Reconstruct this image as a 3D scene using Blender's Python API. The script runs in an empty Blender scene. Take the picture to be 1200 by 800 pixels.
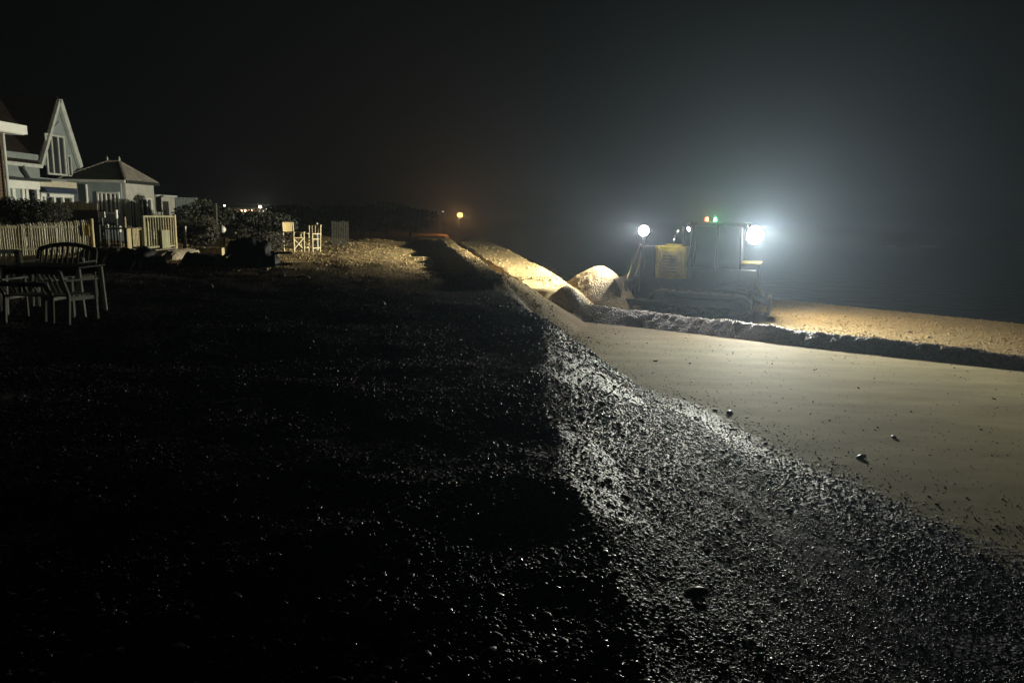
import bpy, math, random
import numpy as np
from mathutils import Vector, Matrix, Euler
R = math.radians
random.seed(7); rng = np.random.default_rng(11)
S = bpy.context.scene
C = S.collection

# ------------------------------------------------------------------ camera
CAMZ = 3.3; FPX = 867.0
PITCH = math.atan((400-253)/FPX); ROLL = R(1.1)
cd = bpy.data.cameras.new('camera'); cam = bpy.data.objects.new('camera', cd); C.objects.link(cam)
cd.sensor_width = 36; cd.lens = FPX/1200*36; cd.clip_end = 4000; cd.clip_start = 0.05
CM = Matrix.Translation((0,0,CAMZ)) @ Matrix.Rotation(math.pi/2-PITCH,4,'X') @ Matrix.Rotation(ROLL,4,'Z')
cam.matrix_world = CM; S.camera = cam
# ------------------------------------------------------------------ night sky
w = bpy.data.worlds.new('World'); S.world = w; w.use_nodes = True
bg = w.node_tree.nodes['Background']
bg.inputs[0].default_value = (0.80,0.88,0.84,1); bg.inputs[1].default_value = 0.0019
# ------------------------------------------------------------------ exposure / sampling
S.view_settings.view_transform = 'Standard'; S.view_settings.look = 'None'
S.view_settings.exposure = 0.0; S.view_settings.gamma = 1.0; S.view_settings.use_curve_mapping = False
cy = S.cycles
cy.max_bounces = 5; cy.diffuse_bounces = 2; cy.glossy_bounces = 2; cy.transmission_bounces = 4
cy.volume_bounces = 1; cy.transparent_max_bounces = 8; cy.use_denoising = True
HAZE = 0.0018; HAZE_G = 0.78
LAMP_REAR = 7800.0; LAMP_FRONT = 17000.0; LAMP_SIDE = 650.0; LAMP_ADDED = 3300.0

def ray(u, v):
    d = CM.to_3x3() @ Vector(((u-600)/FPX, -(v-400)/FPX, -1.0))
    return d
def at_y(u, v, Y):
    d = ray(u, v); return Vector((0,0,CAMZ)) + d*(Y/d.y)
def at_z(u, v, z):
    d = ray(u, v); return Vector((0,0,CAMZ)) + d*((z-CAMZ)/d.z)
def xat(u, Y):                      # world x where pixel column u meets depth Y, near the horizon
    return at_y(u, 250, Y).x

# ------------------------------------------------------------------ materials
def nmat(name):
    m = bpy.data.materials.new(name); m.use_nodes = True
    return m, m.node_tree.nodes, m.node_tree.links, m.node_tree.nodes['Principled BSDF']
def mat(name, col, rough=0.7, metal=0.0, var=0.25, scale=6.0, bump=0.2, stretch=(1,1,1), spec=0.5):
    m, N, L, P = nmat(name)
    P.inputs['Roughness'].default_value = rough; P.inputs['Metallic'].default_value = metal
    P.inputs['Specular IOR Level'].default_value = spec
    tc = N.new('ShaderNodeTexCoord'); mp = N.new('ShaderNodeMapping'); mp.inputs['Scale'].default_value = stretch
    L.new(tc.outputs['Object'], mp.inputs['Vector'])
    nz = N.new('ShaderNodeTexNoise'); nz.inputs['Scale'].default_value = scale; nz.inputs['Detail'].default_value = 6
    L.new(mp.outputs[0], nz.inputs['Vector'])
    cr = N.new('ShaderNodeValToRGB')
    a = [max(0, c*(1-var)) for c in col]; b = [min(1, c*(1+var)) for c in col]
    cr.color_ramp.elements[0].position = 0.3; cr.color_ramp.elements[1].position = 0.7
    cr.color_ramp.elements[0].color = (*a,1); cr.color_ramp.elements[1].color = (*b,1)
    L.new(nz.outputs['Fac'], cr.inputs['Fac']); L.new(cr.outputs[0], P.inputs['Base Color'])
    if bump:
        bp = N.new('ShaderNodeBump'); bp.inputs['Strength'].default_value = bump; bp.inputs['Distance'].default_value = 0.02
        L.new(nz.outputs['Fac'], bp.inputs['Height']); L.new(bp.outputs[0], P.inputs['Normal'])
    return m
def emat(name, col, strength):
    m, N, L, P = nmat(name)
    P.inputs['Base Color'].default_value = (*col,1)
    P.inputs['Emission Color'].default_value = (*col,1); P.inputs['Emission Strength'].default_value = strength
    return m
def glassmat(name, col=(0.02,0.03,0.035), rough=0.08):
    m, N, L, P = nmat(name)
    P.inputs['Base Color'].default_value = (*col,1); P.inputs['Roughness'].default_value = rough
    P.inputs['Specular IOR Level'].default_value = 0.7
    return m

def shingle_nodes(N, L, scale, cols, coat=0):
    """voronoi pebbles: returns (colour socket, height socket)"""
    tc = N.new('ShaderNodeTexCoord')
    vo = N.new('ShaderNodeTexVoronoi'); vo.inputs['Scale'].default_value = scale; vo.inputs['Randomness'].default_value = 1
    L.new(tc.outputs['Object'], vo.inputs['Vector'])
    wn = N.new('ShaderNodeSeparateColor'); L.new(vo.outputs['Color'], wn.inputs[0])
    cr = N.new('ShaderNodeValToRGB'); els = cr.color_ramp.elements
    while len(els) < len(cols): els.new(0.5)
    for i, c in enumerate(cols):
        els[i].position = i/(len(cols)-1); els[i].color = (*c,1)
    L.new(wn.outputs[0], cr.inputs['Fac'])
    sub = N.new('ShaderNodeMath'); sub.operation = 'SUBTRACT'; sub.inputs[0].default_value = 1
    L.new(vo.outputs['Distance'], sub.inputs[1])
    nz = N.new('ShaderNodeTexNoise'); nz.inputs['Scale'].default_value = scale*0.22; nz.inputs['Detail'].default_value = 5
    L.new(tc.outputs['Object'], nz.inputs['Vector'])
    ad = N.new('ShaderNodeMath'); ad.operation = 'ADD'; L.new(sub.outputs[0], ad.inputs[0]); L.new(nz.outputs['Fac'], ad.inputs[1])
    return tc, cr.outputs[0], ad.outputs[0], nz

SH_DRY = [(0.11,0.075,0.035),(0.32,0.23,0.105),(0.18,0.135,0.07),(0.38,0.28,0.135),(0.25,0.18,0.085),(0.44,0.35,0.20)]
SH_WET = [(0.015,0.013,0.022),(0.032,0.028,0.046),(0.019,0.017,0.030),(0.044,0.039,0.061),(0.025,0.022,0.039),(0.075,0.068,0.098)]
def shingle_mat(name, scale=26, cols=SH_DRY, rough=0.6, bump=0.8):
    m, N, L, P = nmat(name)
    tc, c, h, nz = shingle_nodes(N, L, scale, cols)
    L.new(c, P.inputs['Base Color']); P.inputs['Roughness'].default_value = rough
    bp = N.new('ShaderNodeBump'); bp.inputs['Strength'].default_value = bump; bp.inputs['Distance'].default_value = 0.035
    L.new(h, bp.inputs['Height']); L.new(bp.outputs[0], P.inputs['Normal'])
    return m
def ground_mat():
    m, N, L, P = nmat('beach')
    tc, cd_, h1, nz = shingle_nodes(N, L, 24, SH_DRY)
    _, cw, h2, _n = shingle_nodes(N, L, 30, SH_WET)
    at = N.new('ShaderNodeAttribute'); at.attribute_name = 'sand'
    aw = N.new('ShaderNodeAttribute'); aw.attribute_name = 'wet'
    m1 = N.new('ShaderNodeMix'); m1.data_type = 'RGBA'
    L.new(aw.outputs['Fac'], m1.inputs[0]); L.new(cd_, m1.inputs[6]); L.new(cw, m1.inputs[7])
    # sand
    n2 = N.new('ShaderNodeTexNoise'); n2.inputs['Scale'].default_value = 1.3; n2.inputs['Detail'].default_value = 8; n2.inputs['Roughness'].default_value = 0.65
    mp = N.new('ShaderNodeMapping'); mp.inputs['Rotation'].default_value = (0,0,R(-36)); mp.inputs['Scale'].default_value = (0.35,1.2,1)
    L.new(tc.outputs['Object'], mp.inputs['Vector']); L.new(mp.outputs[0], n2.inputs['Vector'])
    cr = N.new('ShaderNodeValToRGB'); cr.color_ramp.elements[0].position = 0.33; cr.color_ramp.elements[1].position = 0.68
    cr.color_ramp.elements[0].color = (0.28,0.23,0.125,1); cr.color_ramp.elements[1].color = (0.40,0.335,0.185,1)
    L.new(n2.outputs['Fac'], cr.inputs['Fac'])
    m2 = N.new('ShaderNodeMix'); m2.data_type = 'RGBA'
    # break the mask with noise so stones thin out into the sand
    n3 = N.new('ShaderNodeTexNoise'); n3.inputs['Scale'].default_value = 9; n3.inputs['Detail'].default_value = 6
    L.new(tc.outputs['Object'], n3.inputs['Vector'])
    mm = N.new('ShaderNodeMath'); mm.operation = 'ADD'; L.new(at.outputs['Fac'], mm.inputs[0]); L.new(n3.outputs['Fac'], mm.inputs[1])
    mr = N.new('ShaderNodeMapRange'); mr.inputs[1].default_value = 0.85; mr.inputs[2].default_value = 1.12
    L.new(mm.outputs[0], mr.inputs[0])
    L.new(mr.outputs[0], m2.inputs[0]); L.new(m1.outputs[2], m2.inputs[6]); L.new(cr.outputs[0], m2.inputs[7])
    L.new(m2.outputs[2], P.inputs['Base Color'])
    # roughness
    r1 = N.new('ShaderNodeMix'); r1.data_type = 'FLOAT'; L.new(aw.outputs['Fac'], r1.inputs[0]); r1.inputs[2].default_value = 0.7; r1.inputs[3].default_value = 0.5
    r2 = N.new('ShaderNodeMix'); r2.data_type = 'FLOAT'; L.new(mr.outputs[0], r2.inputs[0]); L.new(r1.outputs[0], r2.inputs[2]); r2.inputs[3].default_value = 0.8
    L.new(r2.outputs[0], P.inputs['Roughness'])
    P.inputs['Specular IOR Level'].default_value = 0.2
    # height: pebbles vs fine sand ripple
    fs = N.new('ShaderNodeTexNoise'); fs.inputs['Scale'].default_value = 60; fs.inputs['Detail'].default_value = 6
    L.new(tc.outputs['Object'], fs.inputs['Vector'])
    fm = N.new('ShaderNodeMath'); fm.operation = 'MULTIPLY'; fm.inputs[1].default_value = 0.16; L.new(fs.outputs['Fac'], fm.inputs[0])
    fa = N.new('ShaderNodeMath'); fa.operation = 'MULTIPLY_ADD'; fa.inputs[1].default_value = 0.35; L.new(n2.outputs['Fac'], fa.inputs[0]); L.new(fm.outputs[0], fa.inputs[2])
    hm = N.new('ShaderNodeMix'); hm.data_type = 'FLOAT'; L.new(mr.outputs[0], hm.inputs[0]); L.new(h1, hm.inputs[2]); L.new(fa.outputs[0], hm.inputs[3])
    bp = N.new('ShaderNodeBump'); bp.inputs['Strength'].default_value = 0.7; bp.inputs['Distance'].default_value = 0.022
    L.new(hm.outputs[0], bp.inputs['Height']); L.new(bp.outputs[0], P.inputs['Normal'])
    return m
def pebble_mat(name, cols, rough):
    m, N, L, P = nmat(name)
    oi = N.new('ShaderNodeObjectInfo'); cr = N.new('ShaderNodeValToRGB'); els = cr.color_ramp.elements
    while len(els) < len(cols): els.new(0.5)
    for i, c in enumerate(cols):
        els[i].position = i/(len(cols)-1); els[i].color = (*c,1)
    L.new(oi.outputs['Random'], cr.inputs['Fac']); L.new(cr.outputs[0], P.inputs['Base Color'])
    P.inputs['Roughness'].default_value = rough; P.inputs['Specular IOR Level'].default_value = 0.19
    return m
def leafmat(name, a, b):
    m, N, L, P = nmat(name)
    g = N.new('ShaderNodeNewGeometry'); cr = N.new('ShaderNodeValToRGB')
    cr.color_ramp.elements[0].color = (*a,1); cr.color_ramp.elements[1].color = (*b,1)
    L.new(g.outputs['Random Per Island'], cr.inputs['Fac']); L.new(cr.outputs[0], P.inputs['Base Color'])
    P.inputs['Roughness'].default_value = 0.7
    return m

M = {}
M['beach'] = ground_mat()
M['shingle'] = shingle_mat('shingle', 22, [tuple(c*0.85 for c in x) for x in SH_DRY])
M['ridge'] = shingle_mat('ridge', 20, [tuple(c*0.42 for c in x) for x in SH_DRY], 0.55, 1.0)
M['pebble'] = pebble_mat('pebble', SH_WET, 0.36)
M['pebble_dry'] = pebble_mat('pebble_dry', SH_DRY, 0.55)
M['yellow'] = mat('yellow_paint', (0.42,0.33,0.03), 0.45, 0, 0.25, 4, 0.1)
M['black_metal'] = mat('black_metal', (0.025,0.025,0.027), 0.55, 0.2, 0.4, 8, 0.2)
M['steel'] = mat('worn_steel', (0.10,0.085,0.07), 0.5, 0.4, 0.5, 5, 0.3)
M['chrome'] = mat('chrome', (0.7,0.7,0.68), 0.2, 1.0, 0.05, 5, 0)
M['cab_glass'] = glassmat('cab_glass', (0.015,0.02,0.02), 0.05)
M['win_glass'] = glassmat('window_glass', (0.03,0.035,0.038), 0.12)
M['grey_clad'] = mat('grey_render', (0.22,0.26,0.26), 0.8, 0, 0.12, 3, 0.15)
M['blue_clad'] = mat('blue_grey_boards', (0.24,0.29,0.31), 0.75, 0, 0.1, 3, 0.15, (1,1,0.2))
M['pale_wall'] = mat('pale_render', (0.42,0.42,0.38), 0.85, 0, 0.12, 3, 0.15)
M['white'] = mat('white_paint', (0.72,0.74,0.70), 0.55, 0, 0.08, 3, 0.05)
M['dirty_white'] = mat('dirty_white_paint', (0.50,0.53,0.50), 0.6, 0, 0.15, 5, 0.05)
M['cream'] = mat('cream_paint', (0.55,0.52,0.40), 0.6, 0, 0.1, 3, 0.05)
M['navy'] = mat('navy_canvas', (0.03,0.045,0.09), 0.8, 0, 0.3, 8, 0.2)
M['roof_dark'] = mat('dark_tiles', (0.026,0.020,0.017), 0.8, 0, 0.3, 4, 0.4, spec=0.08)
M['roof_lit'] = mat('lit_tiles', (0.26,0.24,0.21), 0.85, 0, 0.25, 4, 0.4, spec=0.08)  # sea slope and hips: lamplight put into a paler tile colour
M['roof_shade'] = mat('shaded_tiles', (0.040,0.044,0.034), 0.9, 0, 0.3, 4, 0.4, spec=0.08)  # same roof turned from the lamps, shade put into the tile colour
M['gutter'] = mat('dark_gutter', (0.03,0.035,0.035), 0.5, 0, 0.2, 5, 0.05)
M['wood_pale'] = mat('pale_wood', (0.40,0.34,0.20), 0.7, 0, 0.25, 8, 0.3, (1,1,0.15))
M['wood_green'] = mat('weathered_timber', (0.25,0.245,0.155), 0.8, 0, 0.3, 8, 0.3, (1,1,0.15))
M['wood_grey'] = mat('silvered_wood', (0.46,0.45,0.40), 0.75, 0, 0.25, 8, 0.3, (1,1,0.15))
M['wood_dark'] = mat('dark_wood', (0.03,0.028,0.024), 0.65, 0, 0.3, 8, 0.3, (0.2,1,1))
M['canvas'] = mat('tan_canvas', (0.34,0.26,0.12), 0.85, 0, 0.12, 8, 0.1)
M['tarp'] = mat('black_tarp', (0.012,0.012,0.014), 0.55, 0, 0.3, 5, 0.5)
M['concrete'] = mat('concrete', (0.30,0.26,0.19), 0.9, 0, 0.35, 7, 0.6)
M['buoy'] = mat('buoy_plastic', (0.55,0.56,0.52), 0.4, 0, 0.1, 5, 0.05)
M['red'] = mat('red_plastic', (0.50,0.10,0.09), 0.4, 0, 0.1, 5, 0.05)
M['blue'] = mat('blue_white_plastic', (0.38,0.42,0.62), 0.4, 0, 0.1, 5, 0.05)
M['sign'] = mat('yellow_sign', (0.60,0.42,0.07), 0.5, 0, 0.05, 5, 0)
M['clay'] = mat('clay', (0.33,0.25,0.14), 0.85, 0, 0.25, 5, 0.3)
M['picket_a'] = mat('picket_paint', (0.47,0.45,0.34), 0.75, 0, 0.2, 6, 0.2)
M['picket_b'] = mat('picket_worn', (0.36,0.34,0.25), 0.8, 0, 0.3, 6, 0.2)
M['picket_c'] = mat('picket_bare', (0.28,0.26,0.18), 0.85, 0, 0.3, 6, 0.3)
M['weathered_bench'] = mat('weathered_bench', (0.17,0.16,0.13), 0.8, 0, 0.3, 8, 0.3)
M['bark'] = mat('bark', (0.07,0.06,0.045), 0.9, 0, 0.3, 10, 0.6)
M['hedge'] = leafmat('hedge_leaves', (0.008,0.011,0.005), (0.030,0.030,0.014))
M['dry'] = leafmat('dry_leaves', (0.014,0.013,0.007), (0.055,0.048,0.026))
M['tree'] = leafmat('tree_leaves', (0.02,0.028,0.014), (0.05,0.06,0.03))
M['stone'] = mat('pale_flint', (0.42,0.41,0.36), 0.35, 0, 0.2, 20, 0.2)
M['stone_dark'] = mat('dark_flint', (0.045,0.042,0.04), 0.4, 0, 0.3, 20, 0.3)
M['far_wood'] = mat('dull_far_timber', (0.035,0.034,0.024), 0.9)
M['water'] = None
M['brick'] = None
def brickmat():
    m, N, L, P = nmat('brown_brick')
    tc = N.new('ShaderNodeTexCoord'); mp = N.new('ShaderNodeMapping'); mp.inputs['Rotation'].default_value = (R(90),0,R(90))
    L.new(tc.outputs['Object'], mp.inputs[0])
    b = N.new('ShaderNodeTexBrick'); b.inputs['Scale'].default_value = 4.4; L.new(mp.outputs[0], b.inputs[0])
    b.inputs['Color1'].default_value = (0.10,0.065,0.038,1); b.inputs['Color2'].default_value = (0.07,0.045,0.028,1); b.inputs['Mortar'].default_value = (0.2,0.18,0.15,1)
    L.new(b.outputs[0], P.inputs['Base Color']); P.inputs['Roughness'].default_value = 0.85
    return m
M['brick'] = brickmat()
def watermat():
    m, N, L, P = nmat('sea_water')
    P.inputs['Base Color'].default_value = (0.01,0.016,0.018,1); P.inputs['Roughness'].default_value = 0.22
    tc = N.new('ShaderNodeTexCoord'); nz = N.new('ShaderNodeTexNoise'); nz.inputs['Scale'].default_value = 0.6; nz.inputs['Detail'].default_value = 6
    L.new(tc.outputs['Object'], nz.inputs['Vector']); bp = N.new('ShaderNodeBump'); bp.inputs['Strength'].default_value = 0.5; bp.inputs['Distance'].default_value = 0.4
    L.new(nz.outputs['Fac'], bp.inputs['Height']); L.new(bp.outputs[0], P.inputs['Normal'])
    return m
M['water'] = watermat()

# ------------------------------------------------------------------ mesh helpers
class MB:
    def __init__(s): s.v = []; s.f = []
    def add(s, vs, fs):
        n = len(s.v); s.v += [tuple(p) for p in vs]; s.f += [tuple(i+n for i in f) for f in fs]; return s
    def box(s, c, d, rot=None, taper=None):
        hx, hy, hz = d[0]/2, d[1]/2, d[2]/2; c = Vector(c)
        ch = min(0.012, 0.18*min(d))
        vs = []
        for sz in (-1,1):
            for inz in (0,1):
                pass
        # chamfered box: three vertices per corner
        idx = {}
        for sx in (-1,1):
            for sy in (-1,1):
                for sz in (-1,1):
                    k = (taper if (taper and sz > 0) else 1.0)
                    for a in range(3):
                        p = [sx*(hx-(ch if a != 0 else 0))*k, sy*(hy-(ch if a != 1 else 0))*k, sz*(hz-(ch if a != 2 else 0))]
                        idx[(sx,sy,sz,a)] = len(vs); vs.append(Vector(p))
        fs = []
        for a in range(3):
            o = [i for i in range(3) if i != a]
            for sg in (-1,1):
                q = []
                for (s1,s2) in ((-1,-1),(1,-1),(1,1),(-1,1)):
                    k = [0,0,0]; k[a] = sg; k[o[0]] = s1; k[o[1]] = s2; q.append(idx[(*k,a)])
                fs.append(q if (sg > 0) == (a != 1) else q[::-1])
        for a in range(3):                      # edges along axis a
            o = [i for i in range(3) if i != a]
            for s1 in (-1,1):
                for s2 in (-1,1):
                    q = []
                    for (e, ax) in ((-1,o[0]),(1,o[0]),(1,o[1]),(-1,o[1])):
                        k = [0,0,0]; k[a] = e; k[o[0]] = s1; k[o[1]] = s2; q.append(idx[(*k,ax)])
                    fs.append(q)
        for sx in (-1,1):
            for sy in (-1,1):
                for sz in (-1,1): fs.append([idx[(sx,sy,sz,a)] for a in range(3)])
        if rot is not None:
            m = rot if isinstance(rot, Matrix) else Euler(rot).to_matrix()
            vs = [m @ p for p in vs]
        return s.add([p+c for p in vs], fs)
    def bar(s, p, q, wd, th=None, up=(0,0,1)):
        p, q = Vector(p), Vector(q); d = q-p; l = d.length; z = d.normalized()
        x = Vector(up).cross(z)
        if x.length < 1e-3: x = Vector((1,0,0))
        x.normalize(); y = z.cross(x)
        m = Matrix((x,y,z)).transposed()
        return s.box((p+q)/2, (wd, th or wd, l), m)
    def cyl(s, p, q, r0, r1=None, n=12, cap=True):
        p, q = Vector(p), Vector(q); r1 = r0 if r1 is None else r1
        z = (q-p).normalized(); x = z.orthogonal().normalized(); y = z.cross(x)
        vs = []
        for c, r in ((p,r0),(q,r1)):
            for i in range(n):
                a = 2*math.pi*i/n; vs.append(c + x*math.cos(a)*r + y*math.sin(a)*r)
        fs = [(i,(i+1)%n,n+(i+1)%n,n+i) for i in range(n)]
        if cap: fs += [tuple(range(n))[::-1], tuple(range(n,2*n))]
        return s.add(vs, fs)
    def tube(s, pts, r, n=8):
        for a, b in zip(pts[:-1], pts[1:]): s.cyl(a, b, r, r, n)
        return s
    def ball(s, c, r, nu=14, nv=9, sc=(1,1,1), jit=0):
        c = Vector(c); vs = [c+Vector((0,0,r*sc[2]))]; fs = []
        for j in range(1,nv):
            t = math.pi*j/nv
            for i in range(nu):
                a = 2*math.pi*i/nu; k = 1+random.uniform(-jit,jit)
                vs.append(c+Vector((r*sc[0]*math.sin(t)*math.cos(a)*k, r*sc[1]*math.sin(t)*math.sin(a)*k, r*sc[2]*math.cos(t)*k)))
        vs.append(c-Vector((0,0,r*sc[2])))
        for i in range(nu): fs.append((0,1+i,1+(i+1)%nu))
        for j in range(nv-2):
            for i in range(nu):
                a = 1+j*nu+i; b = 1+j*nu+(i+1)%nu; fs.append((a,a+nu,b+nu,b))
        l = 1+(nv-2)*nu
        for i in range(nu): fs.append((l+i,len(vs)-1,l+(i+1)%nu))
        return s.add(vs, fs)
    def prism(s, poly, axis_from, axis_to):
        """poly: list of 3D points (planar), extruded by the vector (axis_to-axis_from)"""
        e = Vector(axis_to)-Vector(axis_from); n = len(poly)
        vs = [Vector(p) for p in poly]+[Vector(p)+e for p in poly]
        fs = [tuple(range(n))[::-1], tuple(range(n,2*n))]+[(i,(i+1)%n,n+(i+1)%n,n+i) for i in range(n)]
        return s.add(vs, fs)
    def build(s, name, m, parent=None, smooth=False, label=None):
        me = bpy.data.meshes.new(name); me.from_pydata([tuple(p) for p in s.v], [], s.f); me.update()
        import bmesh
        b = bmesh.new(); b.from_mesh(me); bmesh.ops.recalc_face_normals(b, faces=b.faces); b.to_mesh(me); b.free()
        if smooth:
            for p in me.polygons: p.use_smooth = True
        me.materials.append(M[m] if isinstance(m, str) else m)
        o = bpy.data.objects.new(name, me); C.objects.link(o)
        if parent: o.parent = parent
        if label: o['label'] = label
        return o
def tag(o, label, cat=None, group=None, kind=None):
    if label: o['label'] = label
    if cat: o['category'] = cat
    if group: o['group'] = group
    if kind: o['kind'] = kind
    return o
def thing(name, label, cat, loc=(0,0,0), rz=0, group=None):
    o = bpy.data.objects.new(name, None); C.objects.link(o); o.empty_display_size = 0.2
    o.location = loc; o.rotation_euler = (0,0,rz)
    return tag(o, label, cat, group)
def copy_tree(o, parent=None):
    c = o.copy(); C.objects.link(c)
    if parent: c.parent = parent
    for ch in list(o.children): copy_tree(ch, c)
    return c
def part(mesh_from, name, parent, loc, rot=(0,0,0), scale=(1,1,1)):
    o = bpy.data.objects.new(name, mesh_from.data); C.objects.link(o); o.parent = parent
    o.location = loc; o.rotation_euler = rot; o.scale = scale; return o

# ------------------------------------------------------------------ terrain
PERM = rng.random((256,256)).astype(np.float64)
def vnoise(x, y):
    xi = np.floor(x).astype(int); yi = np.floor(y).astype(int); fx = x-xi; fy = y-yi
    fx = fx*fx*(3-2*fx); fy = fy*fy*(3-2*fy)
    g = lambda a, b: PERM[a & 255, b & 255]
    return (g(xi,yi)*(1-fx)+g(xi+1,yi)*fx)*(1-fy)+(g(xi,yi+1)*(1-fx)+g(xi+1,yi+1)*fx)*fy-0.5
def fbm(x, y, o=4):
    r = 0; a = 1
    for k in range(o): r = r+a*vnoise(x*2**k+17.3*k, y*2**k+5.1*k); a *= 0.5
    return r
def sstep(a, b, x):
    t = np.clip((x-a)/(b-a), 0, 1); return t*t*(3-2*t)
CY = [-50,0,3,5,6.5,8,12,15,18,24,31,40,60,200,900]
CX = [0.30,0.30,0.28,0.28,0.28,0.30,0.20,-0.2,-0.45,-1.15,-2.1,-3.6,-5.5,-18,-80]
CZ = [1.76,1.76,1.76,1.76,1.76,1.76,1.74,1.66,1.55,1.48,1.5,1.6,0.5,-1.2,-1.2]
def P2(u, v, Y):
    p = at_y(u, v, Y); return (p.x, p.y, p.z)
# (points, flat half width, left slope, right slope)
RIDGES = [
    ([P2(644,336,26), P2(627,323,27.5), P2(609,312,29.5), P2(592,303,32), P2(576,293,35), P2(556,284,40)], 0.80, 1.4, 0.8),
    ([P2(626,313,29.0), P2(620,311,30.0)], 0.25, 0.7, 0.7),
    ([P2(578,325,18.5), P2(560,309,23.5), P2(545,296,29), P2(533,289,33), P2(522,279,40)], 0.15, 0.5, 1.1),
    ([P2(590,322,23), P2(579,318,22.5)], 0.12, 0.6, 0.7),
    ([P2(505,277,46), P2(497,281,42)], 0.3, 0.35, 0.5),
    ([P2(560,279,46), P2(548,281,48)], 0.3, 0.4, 0.4),
]
def ridge_z(x, y, pts, w_, sl, sr):
    best = np.full(x.shape, -99.0)
    for (ax,ay,az),(bx,by,bz) in zip(pts[:-1], pts[1:]):
        dx, dy = bx-ax, by-ay; L2 = dx*dx+dy*dy
        t = np.clip(((x-ax)*dx+(y-ay)*dy)/L2, 0, 1)
        px, py = ax+dx*t, ay+dy*t
        d = np.hypot(x-px, y-py); side = (dx*(y-py)-dy*(x-px))
        s_ = np.where(side > 0, sl, sr)
        dd = np.maximum(np.sqrt((d*d)+0.01)-0.1-w_, 0)
        z = az+(bz-az)*t-0.02*d - s_*dd
        best = np.maximum(best, z)
    return best
W_A, W_B = (1.2,26.0), (12.3,18.0)
def beyond_windrow(x, y):
    dx, dy = W_B[0]-W_A[0], W_B[1]-W_A[1]; l = math.hypot(dx, dy)
    return ((x-W_A[0])*(-dy)+(y-W_A[1])*dx)/l
def crest_t(x, y):
    cx = np.interp(y, CY, CX)
    wig = 0.26*fbm(y*0.55+3, y*0+2.2, 3)*np.clip((y-1)/3,0,1) + 0.42*np.abs(vnoise(y*0.85, y*0+9)) + 0.10*vnoise(x*2, y*2.3)
    t = x-cx
    return t - wig*np.exp(-np.clip(t-0.1,0,50)/0.9)
def height(x, y, detail=True):
    x = np.asarray(x, float); y = np.asarray(y, float)
    t = crest_t(x, y)
    far = sstep(9, 20, y+2.5*fbm(x*0.25+5,y*0.2,3))
    zl = np.interp(y, CY, CZ)
    tl = np.maximum(-t, 0)
    zp = zl - (0.055*np.minimum(tl, 4) + 0.008*np.clip(tl-4,0,20))*(1-far) + 0.30*far*sstep(1.0,4.0,tl)*(1-sstep(46,60,y))
    zp = zp + 0.10*fbm(x*0.35, y*0.35, 3)*np.clip(tl,0,1)*(0.6+far*2.0) + 0.03*fbm(x*1.4+9, y*1.4, 3)
    s = 0.67*x+0.74*y-28.9-4.5
    b = -0.012*np.clip(x-2,0,100) - 0.11*np.clip(s+1.5,0,100) + 0.012*fbm(x*0.3,y*0.3,3)
    b = np.maximum(b, -6)
    tp = np.maximum(t, 0)*(1+0.9*sstep(9,20,y)+0.9*sstep(20,27,y))
    drop = np.interp(tp, [0,0.25,3.1,60], [0,0.09,1.72,30])
    lump = 0.03*fbm(x*0.9, y*0.5, 4)+0.03*fbm(x*3.1, y*1.6, 3)
    sl = zp-drop+lump*np.clip(tp*2,0,1)
    k = 0.22; h_ = np.clip(0.5+0.5*(sl-b)/k,0,1)
    z = np.where(t > 0, b*(1-h_)+sl*h_+k*h_*(1-h_), zp)
    for pts, w_, a_, b_ in RIDGES:
        rz = ridge_z(x, y, pts, w_, a_, b_)+0.04*fbm(x*1.7,y*1.7,3)
        z = np.maximum(z, rz)
    if detail:
        sand = sand_mask(x, y, t)
        z = z + (0.009*fbm(x*5, y*5, 3)+0.005*vnoise(x*22, y*22))*(1-sand) + 0.008*fbm(x*2,y*2,4)*sand
    return z
def sand_mask(x, y, t=None):
    if t is None: t = crest_t(x, y)
    wob = 0.9*fbm(x*0.5+4, y*0.25, 4)
    edge = np.interp(y, [0,4,7,11.5,14,20,26], [4.9,4.7,4.2,3.3,2.7,1.9,1.3])
    m = sstep(edge-0.8, edge+1.4, t+wob)
    return m*(1-sstep(-0.1, 0.5, beyond_windrow(x, y)))
def hz(x, y): return float(height(np.array([x]), np.array([y]), False)[0])

th = np.concatenate([np.linspace(-47,47,561), np.linspace(47,313,71)[1:-1]])
th = np.radians(th); OY = -1.2
dist = np.concatenate([[0.02], np.exp(np.linspace(math.log(0.4), math.log(1500), 760))])
TH, D = np.meshgrid(th, dist)
X = D*np.sin(TH); Y = D*np.cos(TH)+OY
Z = height(X, Y)
nr, nc = X.shape
co = np.stack([X,Y,Z],-1).reshape(-1,3)
i = np.arange(nr-1)[:,None]*nc; j = np.arange(nc)[None,:]; j2 = (j+1) % nc
q = np.stack([i+j, i+j2, i+nc+j2, i+nc+j], -1).reshape(-1,4)[:, ::-1]
me = bpy.data.meshes.new('beach')
me.vertices.add(len(co)); me.vertices.foreach_set('co', co.ravel())
me.loops.add(q.size); me.loops.foreach_set('vertex_index', q.ravel().astype(np.int32))
me.polygons.add(len(q)); me.polygons.foreach_set('loop_start', np.arange(0,q.size,4,dtype=np.int32))
me.polygons.foreach_set('loop_total', np.full(len(q),4,np.int32))
me.polygons.foreach_set('use_smooth', np.ones(len(q),bool)); me.update(calc_edges=True)
sm = sand_mask(co[:,0], co[:,1])
a_ = me.attributes.new('sand','FLOAT','POINT'); a_.data.foreach_set('value', sm)
tt = crest_t(co[:,0], co[:,1])
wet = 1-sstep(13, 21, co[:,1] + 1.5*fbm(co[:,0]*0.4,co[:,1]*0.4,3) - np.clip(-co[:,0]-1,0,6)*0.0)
wet = wet.astype(float)
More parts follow.
